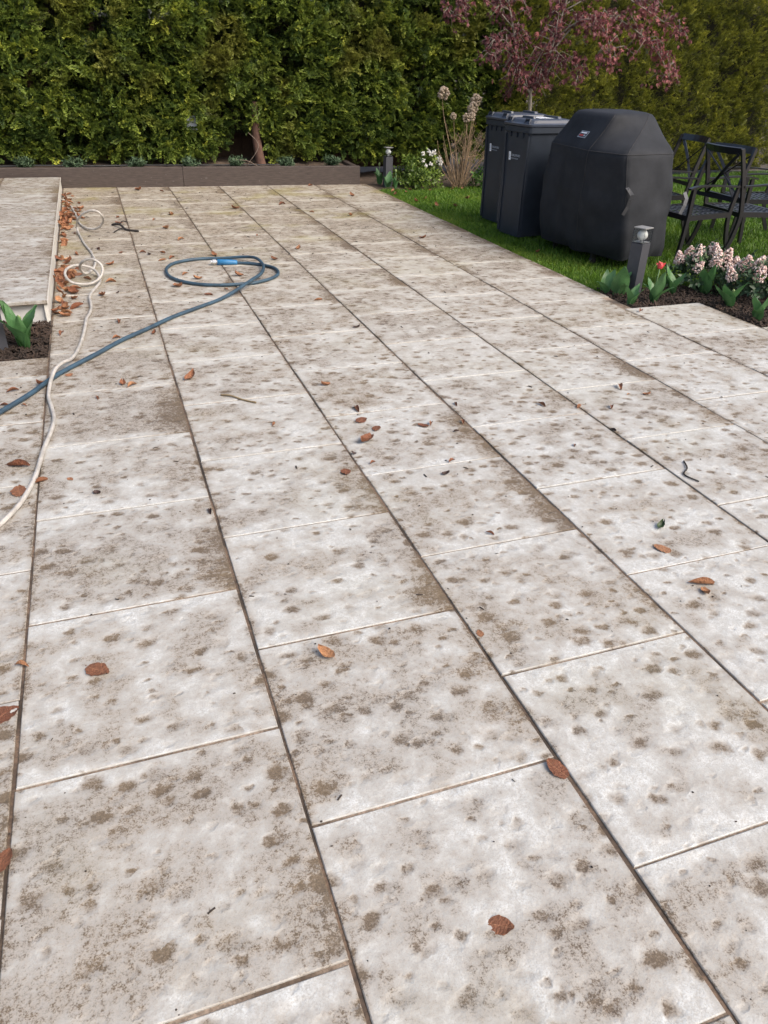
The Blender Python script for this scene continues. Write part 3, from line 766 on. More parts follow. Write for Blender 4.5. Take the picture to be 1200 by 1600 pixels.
limbs.append(limb([(6.2, 9.99, 1.62), (6.5, 9.9, 1.98), (6.85, 9.78, 2.06), (7.15, 9.7, 1.95), (7.45, 9.68, 1.80), (7.70, 9.66, 1.60), (7.92, 9.65, 1.34)], .016, .005))
limbs.append(limb([(6.32, 9.96, 2.1), (6.8, 9.8, 2.32), (7.25, 9.72, 2.18), (7.65, 9.7, 2.02), (8.05, 9.7, 1.88)], .012, .004))
limbs.append(limb([(6.24, 9.98, 1.8), (6.45, 9.75, 2.0), (6.65, 9.6, 1.95), (6.78, 9.52, 1.7), (6.82, 9.5, 1.5)], .010, .003))
limbs.append(limb([(5.73, 9.97, 1.58), (5.5, 9.9, 1.75), (5.35, 9.8, 1.72), (5.28, 9.75, 1.55)], .009, .003))
limbs.append(limb([(5.6, 9.95, 1.9), (5.2, 9.9, 2.15), (4.85, 9.85, 2.12), (4.7, 9.85, 1.95)], .009, .003))
limbs.append(limb([(6.05, 10.02, 1.32), (6.3, 9.85, 1.55), (6.45, 9.75, 1.5), (6.5, 9.7, 1.32)], .009, .003))
limbs.append(limb([(6.3, 9.96, 2.15), (6.9, 10.1, 2.42), (7.4, 10.05, 2.3), (7.75, 10.0, 2.15)], .010, .004))
limbs.append(limb([(5.9, 10.0, 1.28), (5.95, 9.8, 1.6), (6.05, 9.65, 1.9), (6.0, 9.6, 2.3)], .010, .004))
tips = []
for L in limbs:
    for i in range(4, len(L)):
        for q in range(3 if len(L) > 25 else 2):
            if random.random() < .78:
                p = L[i]; a = random.uniform(0, 2*PI); ln = random.uniform(.10, .34)
                m_ = p+Vector((math.cos(a)*ln*.6, math.sin(a)*ln*.45, random.uniform(.02, .1))); e = m_+Vector((math.cos(a)*ln*.5, math.sin(a)*ln*.4, -random.uniform(.05, .2)))
                if random.random() < .75: MB().tube([p-MO, m_-MO, e-MO], [.005, .0035, .002], 5).build('twig', m_mtrunk, maple, True)
                for k in range(random.randint(5, 10)):
                    t = random.random(); tips.append(p.lerp(m_, min(1, t*2)) if t < .5 else m_.lerp(e, t*2-1))
def maple_leaf(seed):
    r = np.random.default_rng(seed); V, F, T = [], [], []
    for a, ln in ((0, 1), (.55, .9), (-.55, .9), (1.15, .65), (-1.15, .65)):
        dv = np.array([math.cos(a), math.sin(a), -.35*abs(a)]); leaflet(V, F, T, (0, 0, 0), dv, np.array([0, 0, 1.])+r.normal(0, .25, 3), ln*r.uniform(.85, 1.1), .26, .75, .3)
    return np.array(V), np.array(F), np.array(T)
tp = np.array([tuple(p-MO) for p in tips]); tp = tp[(tp[:, 2] > 1.0)]
tp = tp+rng.normal(0, .035, (len(tp), 3)); n = len(tp)
dirs = np.stack([rng.normal(0, .5, n), rng.normal(-.15, .5, n), rng.normal(-.95, .35, n)], 1)
tint = rng.normal(.0, .25, n) + np.array([.45*mnoise.noise((p[0]*2.2, p[2]*2.2, 1)) for p in tp]) + .12*(tp[:, 0]-.4)
V, F, T = scatter([maple_leaf(i) for i in range(4)], tp, frames(dirs, rng.uniform(0, 6.28, n)), rng.uniform(.042, .07, n), tint)
obj('crown', big_mesh('crown', V, F, [m_maple], T), maple)

# ---------------------------------------------------------------- grass
def in_lawn(x, y):
    if x < 4.004: return False
    yl = np.interp(x, [4.0, 4.3, 4.7, 5.6, 7.2, 13], [5.10, 5.07, 5.02, 4.95, 4.75, 4.3]); yu = np.interp(x, [4.0, 4.1, 5.2, 6.0, 6.2, 13], [10.22, 10.40, 10.40, 10.62, 11.15, 11.5])
    e = .04*mnoise.noise((x*6, y*6, 0))
    return yl-.02+e < y < yu+e
gx = []; 
while len(gx) < 125000:
    x = 4.0+8.5*random.random()**1.5; y_ = random.uniform(4.6, 11.5)
    if in_lawn(x, y_) and (x-.4)/max(y_, .1) < 1.3: gx.append((x, y_))
gx = np.array(gx); n = len(gx)
hgt = rng.uniform(.028, .062, n)*(1+.35*np.array([mnoise.noise((a*2, b*2, 5)) for a, b in gx])); wd = rng.uniform(.0035, .0075, n)
a = rng.uniform(0, 2*PI, n); lean = rng.normal(0, .5, (n, 2))*hgt[:, None]
b0 = np.stack([gx[:, 0]-np.cos(a)*wd, gx[:, 1]-np.sin(a)*wd, np.full(n, -.04)], 1); b1 = np.stack([gx[:, 0]+np.cos(a)*wd, gx[:, 1]+np.sin(a)*wd, np.full(n, -.04)], 1)
tpv = np.stack([gx[:, 0]+lean[:, 0], gx[:, 1]+lean[:, 1], -.04+hgt], 1)
V = np.stack([b0, b1, tpv], 1).reshape(-1, 3); F = np.arange(3*n).reshape(-1, 3)
pt = np.array([.5*mnoise.noise((p[0]*1.3, p[1]*1.3, 2))+.3*mnoise.noise((p[0]*6, p[1]*6, 7)) for p in gx])
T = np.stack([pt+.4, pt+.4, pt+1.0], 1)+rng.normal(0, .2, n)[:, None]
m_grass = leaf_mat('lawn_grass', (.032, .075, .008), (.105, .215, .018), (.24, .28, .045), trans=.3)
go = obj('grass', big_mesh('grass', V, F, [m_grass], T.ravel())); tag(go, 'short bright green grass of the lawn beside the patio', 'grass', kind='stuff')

# ---------------------------------------------------------------- bark mulch chips
m_chip = plain('bark_chip', (.035, .022, .015), .9, .6, 16, coords='pos')
def chips(name, inside, box, n, label):
    V, F = [], []; k = 0
    while k < n:
        x = random.uniform(box[0], box[2]); y_ = random.uniform(box[1], box[3])
        if not inside(x, y_) or (x < 4.62 and x > 1 and y_ < 4.575): continue
        ln = random.uniform(.006, .028); wd = random.uniform(.003, .009); a = random.uniform(0, PI); tl = random.gauss(0, .5); z = -.014+random.uniform(0, .016)+.012*mnoise.noise((x*5, y_*5, 3))
        dx, dy = math.cos(a), math.sin(a); up_ = math.sin(tl)*ln
        P0 = [(-ln*dx+wd*dy, -ln*dy-wd*dx, -up_), (ln*dx+wd*dy*.5, ln*dy-wd*dx*.5, up_), (ln*dx-wd*dy, ln*dy+wd*dx, up_), (-ln*dx-wd*dy*.6, -ln*dy+wd*dx*.6, -up_)]
        b = len(V); V += [(x+p[0], y_+p[1], z+p[2]) for p in P0]+[(x+p[0]*.8, y_+p[1]*.8, z+p[2]+.005) for p in P0]
        F += [(b+4, b+5, b+6, b+7), (b, b+1, b+5, b+4), (b+1, b+2, b+6, b+5), (b+2, b+3, b+7, b+6), (b+3, b, b+4, b+7)]; k += 1
    o = obj(name, mesh(name, V, F, m_chip)); tag(o, label, 'mulch', kind='stuff')
chips('bark_mulch', in_left, (-.75, 4.545, -.012, 5.27), 1700, 'dark bark mulch in the small bed before the raised terrace')
chips('bark_mulch', in_right, (4.012, 3.93, 6.0, 5.1), 3600, 'dark bark mulch in the flower bed by the grill')

# ---------------------------------------------------------------- tulips: each broad leaf a part
tl_ = NT('tulip_leaf'); ol = tl_.obj()
st_ = tl_.n('ShaderNodeMapping', {'Vector': ol, 'Scale': (3, 90, 90)}).outputs[0]
cl_ = tl_.mix(tl_.rng(tl_.noise(st_, 4, 3), .35, .65), (.075, .17, .06), (.115, .235, .095))
cl_ = tl_.mix(tl_.math('MULTIPLY', tl_.rnd(), .5), cl_, (.045, .15, .04))
tl_.set(color=cl_, rough=.42, spec=.45)
trn = tl_.n('ShaderNodeBsdfTranslucent', {'Color': cl_}).outputs[0]; mxn = tl_.n('ShaderNodeMixShader', {0: .22, 1: tl_.b.outputs[0], 2: trn}).outputs[0]
tl_.t.links.new(mxn, tl_.t.nodes['Material Output'].inputs[0]); m_tul = tl_.m
def tulip_leaf_mesh(seed, ln=.2, wd=.075, curve=.5):
    r = random.Random(seed); nL, nW = 9, 5; V, F = [], []
    tw_ = r.uniform(-.4, .4)
    for i in range(nL):
        t = i/(nL-1); w_ = wd*math.sin(PI*min(1, .08+.92*t)**.8)**.75*(1-.25*t); w_ = max(w_, .003 if t > .9 else .012)
        a = .25+curve*t*t*1.7; x = ln*(.28*t+.45*curve*t*t); z = ln*(1.0*t-.42*curve*t**2.4)
        for j in range(nW):
            u = j/(nW-1)*2-1; fold = .55*(1-.5*t)
            yy = u*w_/2*math.cos(tw_*t); up_ = abs(u)**1.5*w_/2*fold + .006*math.sin(9*t+3*u+seed)
            V.append((x-up_*.9+u*w_/2*math.sin(tw_*t), yy, z+up_*.25))
    for i in range(nL-1):
        for j in range(nW-1): F.append((i*nW+j, i*nW+j+1, (i+1)*nW+j+1, (i+1)*nW+j))
    return mesh('leaf', V, F, m_tul, True)
TL = [tulip_leaf_mesh(1, .20, .105, .22), tulip_leaf_mesh(2, .19, .095, .5), tulip_leaf_mesh(3, .21, .08, .1), tulip_leaf_mesh(4, .17, .10, .85), tulip_leaf_mesh(5, .2, .09, .35)]
m_stem = plain('green_stem', (.09, .17, .06), .5, .2, 30); m_bud = plain('green_bud', (.20, .27, .09), .5, .2, 40); m_tred = plain('red_petal', (.55, .055, .06), .45, .25, 25)
def tulip(loc, n, sc_, label, seed, flower=None, tilt=0):
    r = random.Random(seed); t = empty('tulip_plant', loc, r.uniform(0, 6.28)); tag(t, label, 'tulip', 'tulip plants in the beds')
    for i in range(n):
        a = i*2.3+r.uniform(-.5, .5)
        obj('leaf', TL[r.randrange(5) if i else 0], t, (.008*math.cos(a), .008*math.sin(a), 0), (0, R(tilt)*r.uniform(-.4, .8), a), sc_*r.uniform(.75, 1.15)*(1-.06*i))
    if flower:
        h_ = flower[1]
        MB().tube([(0, 0, 0), (.008, .003, h_*.5), (.0, .01, h_)], .0045, 6).build('stem', m_stem, t, True)
        pr = [(.001, 0), (.012, .004), (.021, .018), (.024, .034), (.019, .052), (.007, .064), (.001, .066)]
        if flower[0] == 'red':
            f = MB().lathe([(p[0]*.95, p[1]*.8) for p in pr], 12).build('flower', m_tred, t, True, loc=(0, .01, h_-.004), rot=(.5, .2, 0))
            for k in range(4):
                q = tulip_leaf_mesh(40+k, .05, .032, .15); q.materials.clear(); q.materials.append(m_tred); obj('petal', q, f, (.012*math.cos(k*1.57), .012*math.sin(k*1.57), .004), (0, .15, k*1.57))
        else: MB().lathe([(p[0]*.6, p[1]*.7) for p in pr], 10).build('bud', m_bud, t, True, loc=(0, .01, h_-.004))
    return t
tulip((-.14, 4.76, -.015), 7, 1.75, 'large green tulip leaves at the corner of the bed before the terrace', 2, ('bud', .16))
tulip((-.345, 4.92, -.015), 5, 1.65, 'tulip leaves cut off by the left edge of the photo', 9)
tulip((4.06, 5.01, -.015), 3, 1.15, 'broad upright tulip leaf nearest the grill, leftmost in the front bed', 4)
tulip((4.11, 4.90, -.015), 5, 1.25, 'leafy tulip with a pale bud just left of the grey bollard', 5, ('bud', .16))
tulip((4.05, 4.66, -.015), 3, 0.92, 'small tulip sprawling at the bed corner in front of the bollard', 6, None, 30)
tulip((4.29, 4.70, -.015), 5, 1.25, 'tulip with the only red flower, right of the bollard', 7, ('red', .25), 20)
tulip((4.58, 4.86, -.015), 4, 1.13, 'tulip leaves between the red tulip and the pink flowering shrub', 8)
tulip((4.84, 4.80, -.015), 4, 1.41, 'tall tulip leaves standing in front of the left pink shrub', 10)
tulip((4.76, 4.42, -.015), 4, 1.18, 'low spreading tulip between the two pink flowering shrubs', 11, ('bud', .1), 25)
tulip((4.73, 4.10, -.015), 4, 1.25, 'tulip nearest the patio at the right edge of the front bed', 12)
tulip((4.18, 10.78, .0), 5, 1.05, 'far tulip leaves with pale buds left of the distant bollard', 13, ('bud', .24))
tulip((4.20, 10.50, .0), 3, 1.0, 'far narrow tulip leaves directly before the distant bollard', 14)
tulip((4.27, 10.38, .0), 3, 1.0, 'far tulip leaves right of the distant bollard', 15, ('bud', .2))

# ---------------------------------------------------------------- pink skimmia shrubs
m_skl = leaf_mat('skimmia_leaf', (.020, .045, .022), (.05, .095, .045), (.12, .17, .07), rough=.4, trans=.15)
tpk = NT('pink_blossom'); apk = tpk.attr('tint'); tpk.set(color=tpk.mix(tpk.rng(apk, 0, 1, smooth=False), (.46, .27, .24), (.80, .72, .66)), rough=.6); m_pink = tpk.m
def ico():
    t = (1+5**.5)/2; V = np.array([(-1,t,0),(1,t,0),(-1,-t,0),(1,-t,0),(0,-1,t),(0,1,t),(0,-1,-t),(0,1,-t),(t,0,-1),(t,0,1),(-t,0,-1),(-t,0,1)], float)/1.9
    F = np.array([(0,11,5),(0,5,1),(0,1,7),(0,7,10),(0,10,11),(1,5,9),(5,11,4),(11,10,2),(10,7,6),(7,1,8),(3,9,4),(3,4,2),(3,2,6),(3,6,8),(3,8,9),(4,9,5),(2,4,11),(6,2,10),(8,6,7),(9,8,1)])
    return V, F
IV, IF = ico()
def cluster_mesh(seed, n, shape, mat, rad):
    r = np.random.default_rng(seed); P = []
    for i in range(n):
        t = r.random(); a = r.uniform(0, 2*PI); rr = shape(t)*r.uniform(.75, 1.0); P.append((rr*math.cos(a), rr*math.sin(a), t))
    P = np.array(P); rot = frames(r.normal(0, 1, (n, 3)), r.uniform(0, 6, n))
    V, F, T = scatter([(IV, IF, np.zeros(12))], P, rot, np.full(n, rad)*r.uniform(.7, 1.3, n), r.uniform(0, 1, n))
    return big_mesh('flower_cluster', V, F, [mat], T)
PK = [cluster_mesh(i, 150, lambda t: .42*math.sin(PI*min(1, .15+.8*t))**.7*(1.1-.55*t), m_pink, .062) for i in range(3)]
def foliage_ball(n, rx, ry, rz, zc, size, temps, mat, par, inner=.35):
    v = rng.normal(0, 1, (n, 3)); v /= np.linalg.norm(v, axis=1)[:, None]; v[:, 2] = np.abs(v[:, 2])*1.15-.2
    q = v*np.array([rx, ry, rz])*(inner+(1-inner)*rng.random(n)**.5)[:, None]; q[:, 2] += zc
    V, F, T = scatter(temps, q, frames(v+rng.normal(0, .35, (n, 3))+np.array([0, 0, .35]), rng.uniform(0, 6, n)), size*rng.uniform(.7, 1.3, n), rng.normal(.1, .3, n))
    return obj('foliage', big_mesh('foliage', V, F, [mat], T), par)
def skimmia(loc, rx, h_, n, label, seed):
    r = random.Random(seed); s_ = empty('pink_shrub', loc); tag(s_, label, 'shrub', 'pink flowering shrubs')
    foliage_ball(150, rx, rx*.8, h_*.7, .05, .11, [leafy_shoot(90+i, 8, .2) for i in range(3)], m_skl, s_, .2)
    for i in range(n):
        a = i*2.4+r.uniform(-.3, .3); q = math.sqrt((i+.6)/n)*.95; sz = r.uniform(.085, .125)
        obj('flower_cluster', PK[i % 3], s_, (q*rx*math.cos(a), q*rx*.8*math.sin(a), h_*(.92-.42*q*q)-sz*.35), (r.gauss(0, .18)-.35*q*math.sin(a), r.gauss(0, .18)+.35*q*math.cos(a), r.uniform(0, 6)), sz)
    return s_
skimmia((4.95, 4.98, .0), .27, .30, 15, 'pink flowering shrub in front of the chair legs, left of the pair', 3)
skimmia((5.16, 4.55, .0), .31, .30, 20, 'denser pink flowering shrub at the right edge of the front bed', 5)

# ---------------------------------------------------------------- far bed: white flowering shrub, dry hydrangea, small greenery
m_wl = leaf_mat('glossy_yellow_green', (.045, .085, .014), (.13, .20, .03), (.30, .36, .07), rough=.38, trans=.2)
m_wf = plain('white_petal', (.72, .70, .66), .6, .1, 40)
ws = empty('white_flowering_shrub', (4.68, 10.58, -.02)); tag(ws, 'low glossy green shrub with white blossoms beside the far bollard', 'shrub')
foliage_ball(330, .33, .26, .36, .06, .12, [leafy_shoot(70+i, 8, .2) for i in range(3)], m_wl, ws, .3)
WF = cluster_mesh(8, 22, lambda t: .5*math.sin(PI*min(1, .2+.75*t)), m_wf, .2)
for i in range(15):
    a = random.uniform(-2.2, .5); q = random.uniform(.3, 1)
    obj('flower_cluster', WF, ws, (.33*q*math.cos(a)+.06, .26*q*math.sin(a), .06+.38*math.sqrt(max(0, 1.05-q*q))+random.uniform(-.03, .02)), (random.gauss(0, .4), random.gauss(0, .4), a), random.uniform(.035, .06))
m_dry = plain('dry_stem', (.25, .175, .105), .85, .4, 30); m_head = plain('dry_flower_head', (.38, .30, .22), .85, .35, 20)
hy = empty('dry_hydrangea', (5.26, 10.45, -.02)); tag(hy, 'leafless hydrangea with tan stems and dried flower heads left of the bins', 'shrub')
HH = [cluster_mesh(30+i, 70, lambda t: .55*math.sin(PI*min(1, .1+.85*t))**.6, m_head, .13) for i in range(2)]
heads = [((-.36, -.05, 1.13), .135), ((.17, 0, 1.07), .13), ((.09, -.06, .97), .125), ((.0, -.1, .87), .10), ((-.15, 0, .90), .075), ((.06, -.12, .89), .09)]
for i, (p, sz) in enumerate(heads):
    q = Vector(p); MB().tube(spline([(q.x*.15, q.y*.2, 0), (q.x*.5, q.y*.5-.02, q.z*.4), (q.x*.9, q.y, q.z*.8), tuple(q)], 4), [.008-.004*k/12 for k in range(13)], 6).build('stem', m_dry, hy, True)
    obj('flower_head', HH[i % 2], hy, (q.x, q.y, q.z-.03), (random.gauss(0, .3), random.gauss(0, .3), i), sz)
for i in range(58):
    a = random.gauss(0, .62); h_ = random.uniform(.3, .88); e = Vector((math.sin(a)*h_*.62, random.uniform(-.12, .12), h_*math.cos(a*.6)))
    MB().tube(spline([(e.x*.12+random.gauss(0, .025), e.y*.3, 0), (e.x*.45+random.gauss(0, .05), e.y*.6+random.gauss(0, .03), e.z*random.uniform(.4, .6)), tuple(e+Vector((random.gauss(0, .05), 0, 0)))], 3), [v*.75 for v in (.007, .0065, .006, .0055, .005, .004, .003)], 5).build('stem', m_dry, hy, True)
for i in range(34):                             # side twigs
    a = random.gauss(0, .5); h_ = random.uniform(.25, .7); p = Vector((math.sin(a)*h_*.5, random.uniform(-.1, .05), h_*.9)); q = p+Vector((random.gauss(0, .09), random.gauss(0, .04), random.uniform(.05, .16)))
    MB().tube([p, p.lerp(q, .5)+Vector((random.gauss(0, .015), 0, 0)), q], [.004, .0035, .002], 5).build('side_twig', m_dry, hy, True)
m_green = leaf_mat('fresh_leaf', (.025, .06, .012), (.06, .15, .02), (.16, .24, .04), trans=.25)
gc = empty('leafy_perennial', (5.62, 10.42, -.02)); tag(gc, 'small patch of fresh green leaves between hydrangea and bins', 'plant')
foliage_ball(70, .2, .15, .2, .0, .13, SHOOT, m_green, gc)
# lavender tufts along the raised bed
m_lav = leaf_mat('lavender_leaf', (.030, .055, .026), (.075, .125, .065), (.16, .22, .12), rough=.7, trans=.2)
for i, (x, y_) in enumerate([(-.41, 11.32), (.18, 11.28), (.95, 11.24), (1.63, 11.20), (2.24, 11.16), (2.92, 11.12), (3.56, 11.09)]):
    lv = empty('lavender_tuft', (x, y_, .19)); tag(lv, ['small grey green tuft on the raised soil above the terrace tiles, leftmost in its row', 'second small green tuft from the left on the raised soil', 'third small tuft from the left in the raised bed', 'small tuft below the pale box in the hedge', 'small tuft just left of the exposed hedge trunk', 'small tuft just right of the exposed hedge trunk', 'last small tuft near the right end of the board wall'][i], 'plant', 'small tufts in the raised bed')
    n = 90; q = rng.normal(0, .028, (n, 3)); q[:, 2] = rng.uniform(.0, .05, n)
    dv = np.stack([q[:, 0]*14+rng.normal(0, .2, n), q[:, 1]*14+rng.normal(0, .2, n), np.full(n, 1.)], 1)
    V, F, T = scatter(SHOOT, q, frames(dv, rng.uniform(0, 6, n)), rng.uniform(.06, .13, n), rng.normal(.2, .25, n)); obj('foliage', big_mesh('foliage', V, F, [m_lav], T), lv)

# ---------------------------------------------------------------- hoses
def hose_mat(name, a, b, wear):
    t = NT(name); P = t.pos()
    c = t.mix(t.rng(t.noise(P, 14, 4, .6), .35, .65), a, b); c = t.mix(t.math('MULTIPLY', t.rng(t.noise(P, 60, 3, .7), .6, .7), .5), c, wear)
    return t.set(color=c, rough=.48, spec=.4)
m_blue = hose_mat('blue_hose', (.026, .050, .074), (.038, .078, .115), (.075, .085, .085))
m_white = hose_mat('white_hose', (.32, .305, .28), (.45, .43, .40), (.20, .175, .15))
RB, RW = .0125, .0098
bp = [(-.40, 3.45), (-.23, 3.70), (-.077, 3.941), (.059, 4.205), (.267, 4.493), (.414, 4.704), (.572, 4.885), (.745, 5.093), (.928, 5.268), (1.117, 5.447), (1.246, 5.574), (1.345, 5.687), (1.436, 5.823), (1.512, 5.954), (1.575, 6.14), (1.612, 6.34), (1.589, 6.52), (1.50, 6.65), (1.348, 6.715), (1.17, 6.734), (1.032, 6.70), (.917, 6.614), (.855, 6.49), (.832, 6.35), (.841, 6.197), (.885, 6.069), (.968, 5.955), (1.07, 5.879), (1.208, 5.835), (1.331, 5.832), (1.439, 5.845), (1.554, 5.91), (1.64, 5.992), (1.69, 6.103), (1.70, 6.245), (1.66, 6.35), (1.58, 6.44), (1.50, 6.49), (1.425, 6.52)]
zb = {13: .028, 12: .04, 11: .048, 10: .05, 9: .05, 16: .03, 15: .03, 17: .026, 30: RB, 31: RB, 29: RB}
hs = empty('blue_hose', (1.2, 5.9, 0)); tag(hs, 'blue pressure hose looped once on the patio with a chrome end', 'hose'); HO = Vector(hs.location)
def bz(i):                                    # the tail crosses over the loop
    return {10: .03, 11: .046, 12: .05, 13: .046, 14: .036, 15: .034, 16: .046, 17: .03}.get(i, RB+.001)
MB().tube(spline([Vector((x, y_, bz(i)))-HO for i, (x, y_) in enumerate(bp)], 6), RB, 10).build('tube', m_blue, hs, True)
m_bgrip = plain('bright_blue_grip', (.03, .17, .36), .4, .15, 30); m_chrome = plain('chrome', (.62, .62, .60), .25, .1, 20, metal=.9)
e0, e1 = Vector((1.43, 6.52, RB+.004))-HO, Vector((1.267, 6.538, .024))-HO
MB().tube([e0, e0.lerp(e1, .1), e0.lerp(e1, .5), e1], [.018, .021, .024, .024], 12).build('grip', m_bgrip, hs, True)
e2 = e1+(e1-e0).normalized()*.055
MB().tube([e1, e1.lerp(e2, .15), e1.lerp(e2, .2), e1.lerp(e2, .65), e1.lerp(e2, .7), e2], [.016, .016, .024, .024, .017, .017], 12).build('coupling', m_chrome, hs)
wp = [(-.01, 10.091, RW), (.025, 10.039, RW), (.061, 9.897, RW), (.097, 9.649, RW), (.131, 9.31, RW), (.157, 9.031, RW), (.172, 8.763, RW), (.193, 8.535, RW), (.222, 8.36, .015), (.269, 8.203, .02), (.328, 8.12, .03), (.378, 8.059, .06), (.407, 8.01, .1), (.421, 7.919, .15), (.412, 7.827, .2), (.389, 7.807, .235), (.347, 7.814, .25), (.295, 7.844, .24), (.246, 7.882, .21), (.204, 7.968, .16), (.181, 8.062, .11), (.169, 8.144, .055), (.174, 8.078, .02), (.194, 7.877, RW), (.22, 7.61, RW), (.25, 7.385, RW), (.275, 7.222, RW), (.29, 7.043, RW),
      (.304, 6.843, RW), (.296, 6.706, RW), (.279, 6.577, RW), (.248, 6.477, RW), (.219, 6.418, .016), (.2, 6.389, .04), (.191, 6.345, .075), (.199, 6.295, .11), (.221, 6.24, .145), (.256, 6.216, .165), (.293, 6.195, .17), (.327, 6.181, .155), (.35, 6.172, .13), (.356, 6.157, .1), (.344, 6.126, .07), (.316, 6.099, .045), (.276, 6.083, .025), (.23, 6.067, .02), (.181, 6.059, .025), (.134, 6.068, .035), (.101, 6.099, .055), (.086, 6.167, .07), (.088, 6.223, .085), (.106, 6.299, .09), (.143, 6.364, .09), (.184, 6.398, .085), (.224, 6.434, .07), (.26, 6.448, .055), (.29, 6.421, .04), (.311, 6.354, .03), (.321, 6.281, .02), (.325, 6.217, RW), (.31, 6.084, RW), (.285, 5.977, RW), (.256, 5.857, RW), (.241, 5.739, RW), (.244, 5.637, RW), (.248, 5.521, RW), (.244, 5.412, RW), (.231, 5.308, RW), (.213, 5.209, RW), (.197, 4.95, RW), (.167, 4.653, RW), (.127, 4.43, .018), (.083, 4.30, .042), (.047, 4.174, .048), (.024, 4.02, .03), (.017, 3.891, RW), (.035, 3.747, RW), (.048, 3.611, RW), (.041, 3.488, RW), (.026, 3.375, RW), (.011, 3.268, RW), (-.002, 3.125, RW), (-.014, 3.011, RW), (-.037, 2.89, RW), (-.069, 2.779, RW), (-.121, 2.667, RW), (-.19, 2.56, RW), (-.33, 2.42, RW), (-.6, 2.2, RW)]
WO = Vector((.2, 6, 0)); wh = MB().tube(spline([Vector(p)-WO for p in wp], 5), RW, 10).build('white_hose', m_white, smooth=True, loc=WO)
tag(wh, 'off white garden hose with two springy coils beside the raised terrace', 'hose')

# ---------------------------------------------------------------- fallen leaves
tlf = NT('dry_leaf'); olf = tlf.obj(); rl = tlf.rnd()
vein = tlf.n('ShaderNodeTexWave', {'Vector': tlf.n('ShaderNodeMapping', {'Vector': olf, 'Rotation': (0, 0, .9), 'Scale': (1, 1, 1)}).outputs[0], 'Scale': 3.2, 'Distortion': 1.5}).outputs['Fac']
cc = tlf.mix(rl, (.14, .052, .027), (.42, .22, .11)); cc = tlf.mix(tlf.rng(tlf.math('FRACT', tlf.math('MULTIPLY', rl, 9.1)), .0, 1, 0, .55, False), cc, (.22, .07, .034))
cc = tlf.mix(tlf.math('MULTIPLY', tlf.rng(tlf.noise(olf, 5, 4, .65), .42, .7), .5), cc, (.09, .038, .02)); 
lx = tlf.n('ShaderNodeSeparateXYZ', {0: olf}).outputs; ay = tlf.math('ABSOLUTE', lx[1])
vn = tlf.rng(tlf.math('SINE', tlf.math('MULTIPLY', tlf.math('MULTIPLY_ADD', ay, -.9, lx[0]), 62.0)), .72, 1.0)
vn = tlf.math('MAXIMUM', tlf.rng(ay, .022, .008), tlf.math('MULTIPLY', vn, .45))
cc = tlf.mix(tlf.math('MULTIPLY', vn, .2), cc, (.52, .30, .16))
tlf.set(color=cc, rough=.55, spec=.35, normal=tlf.bump(tlf.noise(olf, 9, 4, .6), .5, .03)); m_leaf = tlf.m
m_dleaf = plain('dark_leaf', (.045, .024, .018), .6, .4, 4)
def leaf_mesh(kind, seed, mat):
    r = random.Random(seed); nL, nW = 9, 5; V, F = [], []
    wv = r.uniform(.62, .78) if kind == 'flat' else r.uniform(.55, .75)
    for i in range(nL):
        t = i/(nL-1); wd = wv*math.sin(PI*(.06+.9*t)**.85)**.8
        for j in range(nW):
            u = j/(nW-1)*2-1; x = t-.5; y_ = u*wd/2; z = .012+.012*math.sin(5*t+seed)+.01*r.uniform(-1, 1); y_ *= 1+.12*r.uniform(-1, 1)*abs(u)
            if kind == 'flat': z += .07*abs(u)*t + .06*(t-.5)**2 + .03*u*math.sin(4*t)
            elif kind == 'fold': a = .95; y_ *= math.cos(a); z += abs(u)*wd/2*math.sin(a)+.10*math.sin(3*t)
            elif kind == 'curl': z += .20*u*u*(.4+t) + .28*(t-.45)**2*4*.5; y_ *= .85; x *= .9
            elif kind == 'roll':
                a = u*2.1; y_ = wd*.24*math.sin(a); z += wd*.24*(1-math.cos(a)); x += .05*u
            V.append((x, y_, z))
    for i in range(nL-1):
        for j in range(nW-1): F.append((i*nW+j, i*nW+j+1, (i+1)*nW+j+1, (i+1)*nW+j))
    k = len(V); c0 = (V[2][0], V[2][1], V[2][2]); V += [(c0[0]-.16, c0[1]+.03, .02), (c0[0]-.16, c0[1]+.05, .03), (c0[0], c0[1]+.015, c0[2]+.01)]
    F += [(2, k, k+1, k+2)]
    return mesh('fallen_leaf', V, F, mat, True)
LM = {k: [leaf_mesh(k, s_+i*10, m_leaf) for i in range(3)] for s_, k in enumerate(('flat', 'fold', 'curl', 'roll'))}
LD = [leaf_mesh('roll', 77, m_dleaf), leaf_mesh('curl', 78, m_dleaf)]
